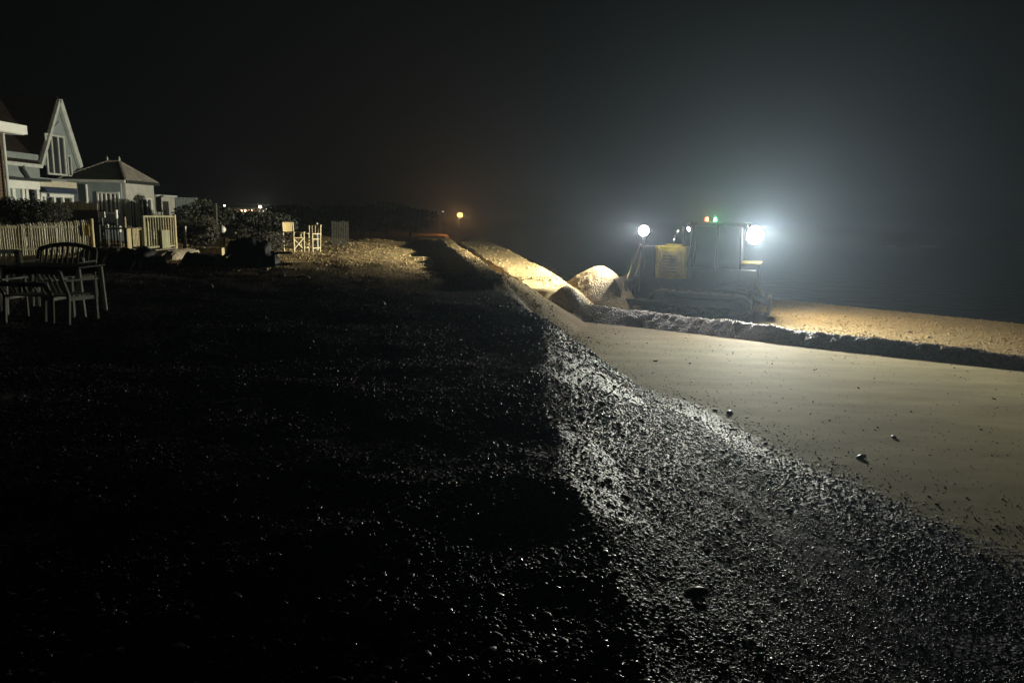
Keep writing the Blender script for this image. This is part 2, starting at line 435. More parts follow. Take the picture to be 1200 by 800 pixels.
a_ = me.attributes.new('wet','FLOAT','POINT'); a_.data.foreach_set('value', wet)
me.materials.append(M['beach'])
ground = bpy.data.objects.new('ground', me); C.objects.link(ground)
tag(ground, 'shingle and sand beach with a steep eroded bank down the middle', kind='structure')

# sea
mb = MB(); n = 60
xs = np.concatenate([[-400],np.linspace(-60,300,n),[2500]]); ys = np.concatenate([[-300],np.linspace(0,500,n),[3500]])
vs = [(x_,y_,-2.0+0.12*float(vnoise(np.array([x_*0.05]),np.array([y_*0.05]))[0])) for y_ in ys for x_ in xs]; wn = len(xs)
mb.add(vs, [(r*wn+c, r*wn+c+1, (r+1)*wn+c+1, (r+1)*wn+c) for r in range(len(ys)-1) for c in range(wn-1)])
tag(mb.build('sea','water',smooth=True), 'dark night sea beyond the beach', kind='structure')

# ------------------------------------------------------------------ pebbles (instanced on points)
def pebble_field(name, pts, scl, material, label):
    me = bpy.data.meshes.new(name); me.vertices.add(len(pts)); me.vertices.foreach_set('co', pts.astype(np.float32).ravel())
    a = me.attributes.new('scl','FLOAT_VECTOR','POINT'); a.data.foreach_set('vector', scl.astype(np.float32).ravel())
    r_ = np.stack([rng.normal(0,0.35,len(pts)), rng.normal(0,0.35,len(pts)), rng.uniform(0,6.28,len(pts))],-1)
    a = me.attributes.new('rot','FLOAT_VECTOR','POINT'); a.data.foreach_set('vector', r_.astype(np.float32).ravel())
    me.materials.append(material)
    o = bpy.data.objects.new(name, me); C.objects.link(o); tag(o, label, kind='stuff')
    g = bpy.data.node_groups.new(name, 'GeometryNodeTree')
    g.interface.new_socket('Geometry', in_out='INPUT', socket_type='NodeSocketGeometry')
    g.interface.new_socket('Geometry', in_out='OUTPUT', socket_type='NodeSocketGeometry')
    N, L = g.nodes, g.links
    gi = N.new('NodeGroupInput'); go = N.new('NodeGroupOutput')
    join = N.new('GeometryNodeJoinGeometry')
    for k in range(4):
        ico = N.new('GeometryNodeMeshIcoSphere'); ico.inputs['Radius'].default_value = 1; ico.inputs['Subdivisions'].default_value = 2
        nz = N.new('ShaderNodeTexNoise'); nz.noise_dimensions = '4D'; nz.inputs['W'].default_value = k*7.7; nz.inputs['Scale'].default_value = 0.9
        sc_ = N.new('ShaderNodeVectorMath'); sc_.operation = 'SUBTRACT'; L.new(nz.outputs['Color'], sc_.inputs[0]); sc_.inputs[1].default_value = (0.5,0.5,0.5)
        ml = N.new('ShaderNodeVectorMath'); ml.operation = 'SCALE'; ml.inputs['Scale'].default_value = 1.3; L.new(sc_.outputs[0], ml.inputs[0])
        sp = N.new('GeometryNodeSetPosition'); L.new(ico.outputs[0], sp.inputs['Geometry']); L.new(ml.outputs[0], sp.inputs['Offset'])
        ss = N.new('GeometryNodeSetShadeSmooth'); L.new(sp.outputs[0], ss.inputs[0])
        sm_ = N.new('GeometryNodeSetMaterial'); sm_.inputs['Material'].default_value = material; L.new(ss.outputs[0], sm_.inputs['Geometry'])
        gt = N.new('GeometryNodeGeometryToInstance'); L.new(sm_.outputs[0], gt.inputs[0]); L.new(gt.outputs[0], join.inputs[0])
    mp_ = N.new('GeometryNodeMeshToPoints'); L.new(gi.outputs[0], mp_.inputs[0])
    ip = N.new('GeometryNodeInstanceOnPoints'); L.new(mp_.outputs[0], ip.inputs['Points']); L.new(join.outputs[0], ip.inputs['Instance'])
    ip.inputs['Pick Instance'].default_value = True
    rv = N.new('FunctionNodeRandomValue'); rv.data_type = 'INT'; rv.inputs[4].default_value = 0; rv.inputs[5].default_value = 3
    L.new(rv.outputs[2], ip.inputs['Instance Index'])
    an = N.new('GeometryNodeInputNamedAttribute'); an.data_type = 'FLOAT_VECTOR'; an.inputs[0].default_value = 'scl'; L.new(an.outputs[0], ip.inputs['Scale'])
    ar = N.new('GeometryNodeInputNamedAttribute'); ar.data_type = 'FLOAT_VECTOR'; ar.inputs[0].default_value = 'rot'
    er = N.new('FunctionNodeEulerToRotation'); L.new(ar.outputs[0], er.inputs[0]); L.new(er.outputs[0], ip.inputs['Rotation'])
    L.new(ip.outputs[0], go.inputs[0])
    md = o.modifiers.new('scatter','NODES'); md.node_group = g
    return o
def scatter(N_, dmin, dmax, amin, amax, sizefn):
    d = np.exp(rng.uniform(math.log(dmin), math.log(dmax), N_)); a = np.radians(rng.uniform(amin, amax, N_))
    x = d*np.sin(a); y = d*np.cos(a); sd = sand_mask(x, y)
    sparse = 0.35+0.65*(fbm(x*0.8,y*0.8,3) > -0.15)
    keep = rng.random(N_) < (1-sd)*sparse + sd*0.03
    x, y, d, sd = x[keep], y[keep], d[keep], sd[keep]
    s = sizefn(len(x), d)*np.where(sd > 0.5, 0.8, 1)
    z = height(x, y)+s*0.28
    sc_ = np.stack([s*rng.uniform(0.8,1.35,len(s)), s*rng.uniform(0.7,1.0,len(s)), s*rng.uniform(0.38,0.7,len(s))],-1)
    return np.stack([x,y,z],-1), sc_
p, s_ = scatter(480000, 1.6, 22, -40, 42, lambda n_, d: np.exp(rng.normal(math.log(0.0053),0.45,n_))*np.clip(d/6,0.9,1.5))
pebble_field('wet_pebbles', p, s_, M['pebble'], 'wet dark pebbles glinting over the near beach and bank')
p, s_ = scatter(5000, 1.6, 16, -42, 42, lambda n_, d: np.exp(rng.normal(math.log(0.0125),0.35,n_)))
pebble_field('larger_wet_stones', p, s_, pebble_mat('wet_stone', [tuple(min(1,c*1.5) for c in q_) for q_ in SH_WET], 0.22), 'larger glossy wet stones scattered over the dark bank and slope')
p, s_ = scatter(80000, 19, 45, -32, 36, lambda n_, d: np.exp(rng.normal(math.log(0.014),0.45,n_)))
pebble_field('dry_pebbles', p, s_, M['pebble_dry'], 'tan pebbles on the far lit shingle')

# ------------------------------------------------------------------ windrow and pile (displaced ridge meshes)
def ridge_mesh(name, path, hts, wid, m, label, cat, seg=260, cross=26, seed=0, lean=0.0):
    P_ = np.array(path, float); L_ = np.r_[0, np.cumsum(np.hypot(*np.diff(P_[:, :2], axis=0).T))]
    t = np.linspace(0, L_[-1], seg); px = np.interp(t, L_, P_[:,0]); py = np.interp(t, L_, P_[:,1]); hh = np.interp(t, L_, hts); ww = np.interp(t, L_, wid)
    px = px + 0.06*fbm(t*0.7+seed, t*0+1, 3); py = py+0.06*fbm(t*0.7+seed, t*0+7, 3)
    tx, ty = np.gradient(px), np.gradient(py); l = np.hypot(tx,ty); nx, ny = -ty/l, tx/l
    vs = []; c = np.linspace(-1,1,cross)
    for k in range(seg):
        for cc in c:
            x = px[k]+nx[k]*cc*ww[k]; y = py[k]+ny[k]*cc*ww[k]
            prof = max(0, 1-abs(cc)**1.15)
            vs.append((x,y,cc,prof,hh[k]))
    A = np.array(vs); x, y = A[:,0], A[:,1]
    g = height(x, y)
    ends = np.minimum(np.repeat(np.arange(seg),cross), np.repeat(seg-1-np.arange(seg),cross))/8.0
    prof = A[:,3]*np.clip(ends,0,1)**0.5
    z = g-0.05+prof*(A[:,4]+0.05)*(1+0.16*fbm(x*0.9+seed, y*0.9, 3)) + (0.03*fbm(x*6+seed,y*6,3)+0.03*fbm(x*17,y*17,2))*prof
    mb = MB(); mb.v = list(zip(x,y,z)); mb.f = [(r*cross+k, r*cross+k+1, (r+1)*cross+k+1, (r+1)*cross+k) for r in range(seg-1) for k in range(cross-1)]
    return tag(mb.build(name, m, smooth=True), label, cat)
foot = [(648,371),(682,377),(740,383),(840,393),(940,405),(1060,417),(1200,432),(1330,446)]
pth = []
for (u,v) in foot:
    g = at_z(u, v, -0.03); dx, dy = W_B[0]-W_A[0], W_B[1]-W_A[1]; l = math.hypot(dx,dy)
    pth.append((g.x+0.62*(-dy)/l, g.y+0.62*dx/l))
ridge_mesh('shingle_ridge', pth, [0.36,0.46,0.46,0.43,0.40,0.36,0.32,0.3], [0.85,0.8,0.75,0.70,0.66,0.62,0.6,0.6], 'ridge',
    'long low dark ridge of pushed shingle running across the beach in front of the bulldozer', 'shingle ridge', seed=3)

def heap(name, c, rx, ry, h, rz, m, label, cat, seed=0, n=110, off=(0.12,0.0), pw=1.25, zb=None):
    u = np.linspace(-1.15,1.15,n); UU, VV = np.meshgrid(u,u)
    r = np.hypot(UU-off[0]*(1-np.hypot(UU,VV)).clip(0), VV-off[1]); 
    x = c[0]+(UU*rx*math.cos(rz)-VV*ry*math.sin(rz)); y = c[1]+(UU*rx*math.sin(rz)+VV*ry*math.cos(rz))
    g = height(x, y) if zb is None else np.full(x.shape, zb)
    prof = np.clip(1-r**pw,-0.12,1); 
    z = g-0.03+h*prof+(0.035*fbm(x*1.2+seed,y*1.2,3)+0.03*fbm(x*7+seed,y*7,3))*np.clip(prof,0,0.4)/0.4
    z = np.maximum(z, height(x, y)-0.3)
    mb = MB(); mb.v = list(zip(x.ravel(),y.ravel(),z.ravel())); mb.f = [(a*n+b,a*n+b+1,(a+1)*n+b+1,(a+1)*n+b) for a in range(n-1) for b in range(n-1)]
    return tag(mb.build(name, m, smooth=True), label, cat)
pc = at_y(693, 355, 27.2)
heap('shingle_pile', (pc.x, pc.y), 1.85, 1.6, 1.60, R(-10), 'shingle', 'rounded heap of lit shingle pushed up in front of the bulldozer blade', 'shingle pile', 5, pw=1.7, off=(0.18,0), zb=0.0)

# ------------------------------------------------------------------ bulldozer
DX, DY = 6.85, 26.6; DZ = hz(DX,DY)
HEAD = math.atan2(0.36,-0.93)
dz = thing('bulldozer', 'yellow and black bulldozer pushing shingle with its work lamps blazing', 'bulldozer', (DX,DY,DZ), HEAD)
def dpart(mb, name, m, parent=None, smooth=False): return mb.build(name, m, parent or dz, smooth)
for sy in (-1,1):
    yc = sy*0.95
    # track belt: stadium loop of shoes
    prof = []; r = 0.42; x0, x1 = -1.35, 1.35
    for k in range(13): a = math.pi/2+math.pi*k/12; prof.append((x0+r*math.cos(a), 0.46+r*math.sin(a)))
    for k in range(13): a = -math.pi/2+math.pi*k/12; prof.append((x1+r*math.cos(a), 0.46+r*math.sin(a)))
    inner = [(x0 if p[0] < 0 else x1, 0.46) for p in prof]
    mb = MB(); n = len(prof)
    outer3 = [(p[0],yc-0.27,p[1]) for p in prof]; outer3b = [(p[0],yc+0.27,p[1]) for p in prof]
    inn = [((p[0]-q_[0])*0.86+q_[0], (p[1]-q_[1])*0.86+q_[1]) for p, q_ in zip(prof, inner)]
    i3 = [(p[0],yc-0.27,p[1]) for p in inn]; i3b = [(p[0],yc+0.27,p[1]) for p in inn]
    vs = outer3+outer3b+i3+i3b; fs = []
    for k in range(n):
        k2 = (k+1) % n
        fs += [(k,k2,n+k2,n+k),(2*n+k,3*n+k,3*n+k2,2*n+k2),(k,2*n+k,2*n+k2,k2),(n+k,n+k2,3*n+k2,3*n+k)]
    mb.add(vs, fs)
    # grousers
    L_ = 0; seq = prof+[prof[0]]; step = 0.19; acc = 0
    for a, b in zip(seq[:-1], seq[1:]):
        d = math.hypot(b[0]-a[0], b[1]-a[1]); pos = step-acc
        while pos <= d:
            t = pos/d; x_ = a[0]+(b[0]-a[0])*t; z_ = a[1]+(b[1]-a[1])*t; ang = math.atan2(b[1]-a[1], b[0]-a[0])
            mb.box((x_,yc,z_), (0.035,0.54,0.09), (0,-ang,0)); pos += step
        acc = (acc+d) % step
    tr = dpart(mb, 'track', 'steel')
    for x_, rr, nm in ((x0,0.30,'sprocket'),(x1,0.30,'idler')):
        MB().cyl((x_,yc-0.13,0.46),(x_,yc+0.13,0.46),rr,rr,20).cyl((x_,yc-0.30,0.46),(x_,yc+0.30,0.46),0.12,0.12,12).build(nm,'black_metal',tr)
    for k in range(5):
        MB().cyl((-0.9+k*0.45,yc-0.15,0.22),(-0.9+k*0.45,yc+0.15,0.22),0.12,0.12,14).build('roller','black_metal',tr)
    dpart(MB().box((0,yc,0.50),(2.5,0.30,0.26)), 'track_frame', 'black_metal')
    dpart(MB().box((-1.25,yc,1.12),(1.15,0.56,0.10)).box((-1.55,sy*0.9,1.42),(0.55,0.44,0.55)), 'fender', 'black_metal')
    dpart(MB().bar((1.2,sy*1.28,0.42),(2.72,sy*1.28,0.42),0.16,0.22), 'push_arm', 'black_metal')
dpart(MB().box((0.1,0,0.95),(3.2,1.25,0.62)), 'chassis', 'black_metal')
# engine hood
hood = dpart(MB().box((1.14,0,1.80),(1.10,0.98,1.18)), 'hood', 'yellow')
MB().box((1.10,0,2.425),(0.62,0.60,0.07)).build('hood_cap','yellow',hood)
MB().box((1.14,0.497,1.78),(0.82,0.02,0.90)).build('side_panel',mat('dusty_yellow',(0.30,0.25,0.06),0.7,0,0.35,5,0.2),hood)
lv = MB()
for k in range(6): lv.box((1.14,0.515,1.50+k*0.11),(0.5,0.018,0.022))
lv.build('louvre','black_metal',hood)
MB().box((1.62,0.512,1.86),(0.09,0.04,1.06)).build('hood_edge','yellow',hood)
MB().box((0.64,0.512,1.86),(0.07,0.04,1.06)).build('hood_edge','yellow',hood)
MB().tube([(1.55,0.53,2.28),(1.30,0.55,2.18),(1.02,0.545,2.02)],0.018).build('grab_rail','chrome',hood)
MB().tube([(1.68,0.50,2.33),(1.50,0.56,2.30),(1.46,0.56,2.05),(1.52,0.56,1.85)],0.016).build('hose','yellow',hood)
# radiator guard
rg = dpart(MB().box((1.95,0,1.45),(0.50,1.10,1.90)), 'radiator_guard', 'black_metal')
gr = MB()
for k in range(8): gr.box((2.21,0,0.75+k*0.2),(0.02,0.95,0.05))
gr.build('grille','steel',rg)
# exhaust and mirror
dpart(MB().cyl((0.85,-0.25,2.38),(0.85,-0.25,3.0),0.055,0.055,12).cyl((0.85,-0.25,3.0),(0.93,-0.25,3.09),0.055,0.06,12), 'exhaust', 'steel')
mi = dpart(MB().tube([(1.05,0.48,2.40),(1.06,0.50,2.72),(0.98,0.52,2.86)],0.016).ball((0.94,0.54,2.93),0.085,14,9,(0.5,1,1)), 'mirror', 'chrome', smooth=True)
# cab
cab = dpart(MB().box((-0.40,0,1.42),(1.86,1.42,0.50)), 'cab', 'black_metal')
MB().box((-0.42,0,3.20),(2.00,1.56,0.13)).build('cab_roof','black_metal',cab)
for (x_,y_,xt,yt) in ((0.50,0.66,0.38,0.62),(0.50,-0.66,0.38,-0.62),(-1.28,0.66,-1.22,0.62),(-1.28,-0.66,-1.22,-0.62),(-0.45,0.68,-0.45,0.64),(-0.45,-0.68,-0.45,-0.64)):
    MB().bar((x_,y_,1.66),(xt,yt,3.14),0.09).build('cab_post','black_metal',cab)
for sy in (-1,1):
    MB().prism([(0.45,sy*0.655,1.70),(-0.40,sy*0.655,1.70),(-0.40,sy*0.62,3.12),(0.34,sy*0.62,3.12)],(0,0,0),(0,sy*0.01,0)).build('door_glass','cab_glass',cab)
    MB().prism([(-0.50,sy*0.655,1.70),(-1.22,sy*0.655,1.70),(-1.18,sy*0.62,3.12),(-0.50,sy*0.62,3.12)],(0,0,0),(0,sy*0.01,0)).build('side_glass','cab_glass',cab)
MB().prism([(0.50,-0.6,1.70),(0.50,0.6,1.70),(0.38,0.57,3.12),(0.38,-0.57,3.12)],(0,0,0),(0.01,0,0)).build('windscreen','cab_glass',cab)
MB().prism([(-1.28,-0.6,1.70),(-1.28,0.6,1.70),(-1.22,0.57,3.12),(-1.22,-0.57,3.12)],(0,0,0),(-0.01,0,0)).build('rear_window','cab_glass',cab)
MB().tube([(0.30,0.76,1.30),(0.30,0.80,1.95),(0.26,0.76,2.6)],0.018).build('handrail','black_metal',cab)
# fuel tank, ripper
dpart(MB().box((-1.62,0,1.50),(0.56,1.20,0.74)), 'fuel_tank', 'black_metal')
dpart(MB().box((-1.60,0,1.905),(0.66,1.36,0.06)), 'tank_top', 'yellow')
dpart(MB().bar((-1.75,0.35,0.75),(-2.15,0.35,0.62),0.16).bar((-1.75,-0.35,0.75),(-2.15,-0.35,0.62),0.16).box((-2.22,0,0.62),(0.20,1.4,0.24)), 'ripper_beam', 'black_metal')
for y_ in (-0.5,0,0.5):
    dpart(MB().box((-2.28,y_,0.46),(0.10,0.07,0.62)).bar((-2.28,y_,0.18),(-2.12,y_,0.08),0.06), 'ripper_tooth', 'steel')
for y_ in (-0.3,0.3): dpart(MB().cyl((-1.7,y_,1.25),(-2.1,y_,0.8),0.05,0.05,12), 'ripper_cylinder', 'chrome')
# blade: curved plate
mb = MB(); n = 9; pr = []
for k in range(n):
    a = k/(n-1); pr.append((2.72+0.22*((2*a-1)**2)*(1 if a < 0.5 else 1.1), 0.06+1.16*a))
for sgn in (0,):
    poly = [(x_,-1.55,z_) for x_,z_ in pr]+[(x_-0.07,-1.55,z_) for x_,z_ in pr[::-1]]
    mb.prism(poly,(0,-1.55,0),(0,1.55,0))
bl = dpart(mb, 'blade', 'steel')
for y_ in (-1.0,-0.35,0.35,1.0): MB().box((2.60,y_,0.62),(0.12,0.07,1.0)).build('blade_rib','steel',bl)
MB().box((2.86,0,0.07),(0.16,3.1,0.05)).build('cutting_edge','chrome',bl)
for sy in (-1,1):
    lc = dpart(MB().bar((2.12,sy*0.62,2.35),(2.12,sy*0.62,1.2),0.14), 'cylinder_mount', 'black_metal')
    lf = dpart(MB().cyl((2.22,sy*0.66,2.42),(2.48,sy*0.68,1.72),0.065,0.065,14), 'lift_cylinder', 'steel')
    MB().cyl((2.48,sy*0.68,1.72),(2.64,sy*0.69,1.15),0.032,0.032,12).build('cylinder_rod','chrome',lf)
# beacons
GREEN = emat('beacon_green',(0.05,1,0.18),14); AMBER = emat('beacon_red',(1,0.10,0.03),14); WHITE = emat('lamp_lens',(1,0.97,0.90),260); WARM = emat('lamp_lens_warm',(1,0.90,0.78),260)
def light(name, typ, loc, parent, energy, col, rad, aim=None, angle=150, blend=0.6):
    l = bpy.data.lights.new(name, typ); l.energy = energy; l.color = col; l.shadow_soft_size = rad
    o = bpy.data.objects.new(name, l); C.objects.link(o); o.parent = parent; o.location = loc
    if typ == 'SPOT':
        l.spot_size = R(angle); l.spot_blend = blend
        o.rotation_euler = Vector(aim).to_track_quat('-Z','Y').to_euler()
    return o
for (x_,y_,m_,nm,c_,e_) in ((-0.30,0.30,GREEN,'beacon',(0.1,1,0.25),260),(-0.02,0.45,AMBER,'beacon',(1,0.12,0.04),150)):
    b_ = dpart(MB().cyl((x_,y_,3.265),(x_,y_,3.30),0.07,0.07,14), 'beacon_base', 'black_metal')
    MB().cyl((x_,y_,3.30),(x_,y_,3.42),0.055,0.045,14).build(nm, m_, b_)
    light('beacon_light','POINT',(x_,y_,3.50),b_,e_,c_,0.05)
# Minv: world direction -> local
INV = Matrix.Rotation(-HEAD,3,'Z')
def lamp(loc, target, rlens, lens, energy, col, bracket_from, angle=155, blend=0.5):
    loc = Vector(loc); wl = Matrix.Rotation(HEAD,3,'Z') @ loc + Vector((DX,DY,DZ))
    d = (INV @ (Vector(target)-wl)).normalized()
    h = dpart(MB().cyl(loc-d*0.16, loc-d*0.005, rlens*0.7, rlens*1.08, 20).bar(bracket_from, loc-d*0.1, 0.05), 'work_lamp', 'black_metal')
    MB().cyl(loc-d*0.004, loc+d*0.02, rlens, rlens, 20).build('lens', lens, h)
    light('lamp_light','SPOT', loc+d*0.05, h, energy, col, rlens*0.8, d, angle, blend)
lamp((-1.70,-0.50,2.84), (19,24.5,0.2), 0.17, WARM, LAMP_ADDED, (1,0.88,0.62), (-1.42,-0.50,3.20), 150, 1.0)  # added lamp, only there to brighten the shingle beyond the ridge
lamp((-1.66,0.30,2.86), (13.5,6,2.0), 0.30, WHITE, LAMP_REAR, (1,1,0.88), (-1.42,0.30,3.20), 150, 1.0)
lamp((2.16,0.20,2.90), (-16,31.8,3.6), 0.13, WARM, LAMP_FRONT, (1,0.93,0.72), (2.14,0.30,2.32), 145, 1.0)
lamp((2.14,0.56,2.92), (2.5,0,3.0), 0.175, WARM, LAMP_SIDE, (1,0.95,0.90), (2.14,0.55,2.32), 165, 1.0)
lamp((0.55,0.62,3.02), (-2.0,24,-1.0), 0.07, emat('small_lens',(1,1,0.95),60), 110, (1,1,0.9), (0.40,0.64,3.14), 150, 1.0)
print('terrain+dozer ok')
# ------------------------------------------------------------------ haze
def haze(x0,x1,y0,y1,z0,z1):
    mb = MB().add([(x,y,z) for z in (z0,z1) for y in (y0,y1) for x in (x0,x1)], [(0,1,3,2),(4,5,7,6),(0,1,5,4),(2,3,7,6),(0,2,6,4),(1,3,7,5)])
    m = bpy.data.materials.new('haze'); m.use_nodes = True; N, L = m.node_tree.nodes, m.node_tree.links
    N.remove(N['Principled BSDF']); pv = N.new('ShaderNodeVolumePrincipled'); pv.inputs['Density'].default_value = HAZE
    pv.inputs['Color'].default_value = (0.64,0.80,1.0,1); pv.inputs['Anisotropy'].default_value = HAZE_G
    L.new(pv.outputs[0], N['Material Output'].inputs['Volume'])
    o = mb.build('haze', m); tag(o, 'thin sea mist over the whole beach', kind='stuff')
haze(-420,1600,-60,1600,-12,60)
# ------------------------------------------------------------------ houses along the top of the beach
def Pz(u, v, Y): return at_y(u, v, Y)
def plane_x(u, Xp, v=250):          # depth at which pixel column u meets the plane x = Xp
    lo, hi = 5.0, 400.0
    for _ in range(60):
        m_ = (lo+hi)/2
        if at_y(u, v, m_).x < Xp: hi = m_
        else: lo = m_
    return lo
def window_x(parent, X, y0, y1, z0, z1, panes, fr='white', gl='win_glass', fw=0.07, name='window', xoff=0.0):
    """window on a wall facing +x: frame bars and one glass per pane"""
    w_ = MB(); xx = X+xoff
    w_.box((xx+0.03,(y0+y1)/2,z1-fw/2),(0.07,y1-y0,fw)).box((xx+0.03,(y0+y1)/2,z0+fw/2),(0.07,y1-y0,fw))
    for y_ in (y0+fw/2, y1-fw/2): w_.box((xx+0.03,y_,(z0+z1)/2),(0.066,fw,z1-z0-2*fw))
    o = w_.build(name, fr, parent)
    pw_ = (y1-y0)/panes
    for k in range(1,panes): MB().box((xx+0.025,y0+k*pw_,(z0+z1)/2),(0.06,fw*0.8,z1-z0-2*fw)).build('mullion',fr,o)
    for k in range(panes): MB().box((xx+0.008,y0+(k+0.5)*pw_,(z0+z1)/2),(0.012,pw_-fw*0.8,z1-z0-2*fw)).build('pane',gl,o)
    return o
def window_y(parent, Yp, x0, x1, z0, z1, panes, fr='white', gl='win_glass', fw=0.06, name='window'):
    w_ = MB()
    w_.box(((x0+x1)/2,Yp-0.03,z1-fw/2),(x1-x0,0.07,fw)).box(((x0+x1)/2,Yp-0.03,z0+fw/2),(x1-x0,0.07,fw))
    for x_ in (x0+fw/2, x1-fw/2): w_.box((x_,Yp-0.03,(z0+z1)/2),(fw,0.066,z1-z0-2*fw))
    o = w_.build(name, fr, parent); pw_ = (x1-x0)/panes
    for k in range(1,panes): MB().box((x0+k*pw_,Yp-0.025,(z0+z1)/2),(fw*0.8,0.06,z1-z0-2*fw)).build('mullion',fr,o)
    for k in range(panes): MB().box((x0+(k+0.5)*pw_,Yp-0.008,(z0+z1)/2),(pw_-fw*0.8,0.012,z1-z0-2*fw)).build('pane',gl,o)
    return o
GZ = 1.5
# --- house with the steep gable
XG = -20.0
gh = thing('gable_house','grey beach house with a tall steep pointed gable and dark tiled roof','house',(0,0,0))
yg0 = plane_x(46, XG, 190); yg1 = plane_x(98, XG, 210); ya = plane_x(68, XG, 118)
zfoot = Pz(46,190,yg0).z; zr = Pz(98,212,yg1).z; zap = Pz(68,117,ya).z
y_mid = ya
zb_ = min(zfoot, zr)
YL = plane_x(-60, XG)
# lower wall, gable wall
MB().box((XG-3.0,(YL+yg1)/2,(GZ+zb_)/2+0.0),(5.9,yg1-YL,zb_-GZ)).build('wall','grey_clad',gh)
MB().box((XG-0.4,(YL+yg0)/2,(zb_+zfoot)/2),(0.8,yg0-YL-0.02,zfoot-zb_+0.6)).build('upper_wall','grey_clad',gh)
MB().prism([(XG-0.05,yg0,zfoot),(XG-0.05,yg1,zb_),(XG-0.05,y_mid,zap-0.15)],(0,0,0),(-0.12,0,0)).build('gable_wall','grey_clad',gh)
# bargeboards
for (ye,ze,nm) in ((yg0,zfoot-0.15,'bargeboard'),(yg1,zb_,'bargeboard')):
    MB().bar((XG+0.05,ye,ze),(XG+0.05,y_mid,zap),0.16,0.26 if ye == yg1 else 0.14,up=(0,1,0)).build(nm,'dirty_white',gh)
# gable roof planes behind the boards
for ye, ze in ((yg0-0.06,zfoot),(yg1+0.06,zb_)):
    MB().prism([(XG+0.0,ye,ze),(XG+0.0,y_mid,zap+0.05),(XG+0.0,y_mid,zap+0.16),(XG+0.0,ye+(0.07 if ye > y_mid else -0.07),ze)],(0,0,0),(-3.4,0,0)).build('gable_roof','roof_dark',gh)
# triangle panel and tall gable window (3 lights + side light)
wz1 = Pz(62,159,ya).z; wz0 = Pz(62,206,ya).z
wy0 = plane_x(54.5,XG,185); wy1 = plane_x(77,XG,185)
window_x(gh, XG, wy0, wy1, wz0, wz1, 3, 'dirty_white', fw=0.085, name='gable_window', xoff=-0.03)
window_x(gh, XG, plane_x(79,XG,190), plane_x(83.5,XG,190), wz0, wz1-0.8, 1, 'dirty_white', 'win_glass', 0.05, 'side_light', xoff=-0.03)
zb2 = wz1+0.06; yl_ = yg0+(ya-yg0)*(zb2-zfoot)/(zap-zfoot); yr_ = yg1+(ya-yg1)*(zb2-zb_)/(zap-zb_)
MB().prism([(XG-0.03,yl_+0.14,zb2),(XG-0.03,yr_-0.42,zb2),(XG-0.03,ya-0.03,zap-0.9)],(0,0,0),(0.03,0,0)).build('gable_panel','blue_clad',gh)
# main roof slope rising behind
zr0 = Pz(30,191,plane_x(30,XG)).z
MB().prism([(XG+0.15,YL,zr0),(XG-3.6,YL,zr0+4.1),(XG-7.4,YL,zr0),],(0,0,0),(0,yg0-0.1-YL,0)).build('roof','roof_dark',gh)
MB().prism([(XG-1.3,yg0-0.1,zr0+1.65),(XG-3.6,yg0-0.1,zr0+4.1),(XG-7.4,yg0-0.1,zr0)],(0,0,0),(0,1.6,0)).build('roof','roof_dark',gh)
MB().box((XG+0.17,(YL+yg0)/2,zr0-0.07),(0.05,yg0-YL-0.15,0.15)).build('fascia','dirty_white',gh)
MB().tube([(XG+0.16,plane_x(27,XG),zr0-0.1),(XG+0.14,plane_x(27.5,XG),zr0-0.25),(XG+0.10,plane_x(37,XG),zr0-0.75),(XG+0.06,plane_x(38,XG),zr0-1.6)],0.07).build('drainpipe','gutter',gh)
# porch with long white glazed front (closer to the sea)
XP = -18.9
yp0 = plane_x(-40,XP); yp1 = plane_x(49.5,XP); zt = Pz(20,211,plane_x(20,XP)).z; zbw = Pz(20,221,plane_x(20,XP)).z
MB().box((XP-0.55,(yp0+yp1)/2,zt+0.05),(1.9,yp1-yp0+0.3,0.10)).build('porch_roof','gutter',gh)
MB().box((XP-0.05,(yp0+yp1)/2,(zt+zbw)/2),(0.12,yp1-yp0,zt-zbw)).build('porch_fascia','white',gh)
for u_ in (-12,7,19,30,34.5,47):
    yy = plane_x(u_,XP); MB().box((XP-0.05,yy,(GZ+zbw)/2),(0.11,0.17 if u_ < 30 else 0.15,zbw-GZ-0.01)).build('porch_post','white',gh)
for a_,b_ in ((-12,7),(7,19),(19,30)):
    ya_, yb_ = plane_x(a_,XP)+0.09, plane_x(b_,XP)-0.09
    MB().box((XP-0.08,(ya_+yb_)/2,(GZ+zbw)/2),(0.02,yb_-ya_,zbw-GZ-0.02)).build('pane',mat('pale_blind',(0.36,0.42,0.40),0.5,0,0.25,2,0),gh)
# middle section: cream fascia, navy awning, white frames
XM = -19.4
ym0 = plane_x(50,XM); ym1 = plane_x(94,XM); zm1 = Pz(60,211.5,plane_x(60,XM)).z; zm0 = Pz(60,219,plane_x(60,XM)).z
MB().box((XM-0.3,(ym0+ym1)/2,(zm0+zm1)/2),(0.5,ym1-ym0,zm1-zm0)).build('cream_fascia','cream',gh)
za0 = Pz(60,226,plane_x(60,XM)).z
MB().prism([(XM-0.03,plane_x(50,XM),zm0-0.01),(XM+0.16,plane_x(50,XM),zm0-0.03),(XM+0.30,plane_x(50,XM),za0),(XM+0.22,plane_x(50,XM),za0)],(0,0,0),(0,plane_x(86,XM)-plane_x(50,XM),0)).build('awning','navy',gh)
MB().box((XM-0.04,(ym0+plane_x(88,XM))/2,za0-0.10),(0.12,plane_x(88,XM)-ym0,0.14)).build('window_head','white',gh)
for u_ in (50.5,55,66,76,87):
    MB().box((XM-0.04,plane_x(u_,XM),(GZ+za0-0.17)/2),(0.10,0.11,za0-0.17-GZ)).build('window_post','white',gh)
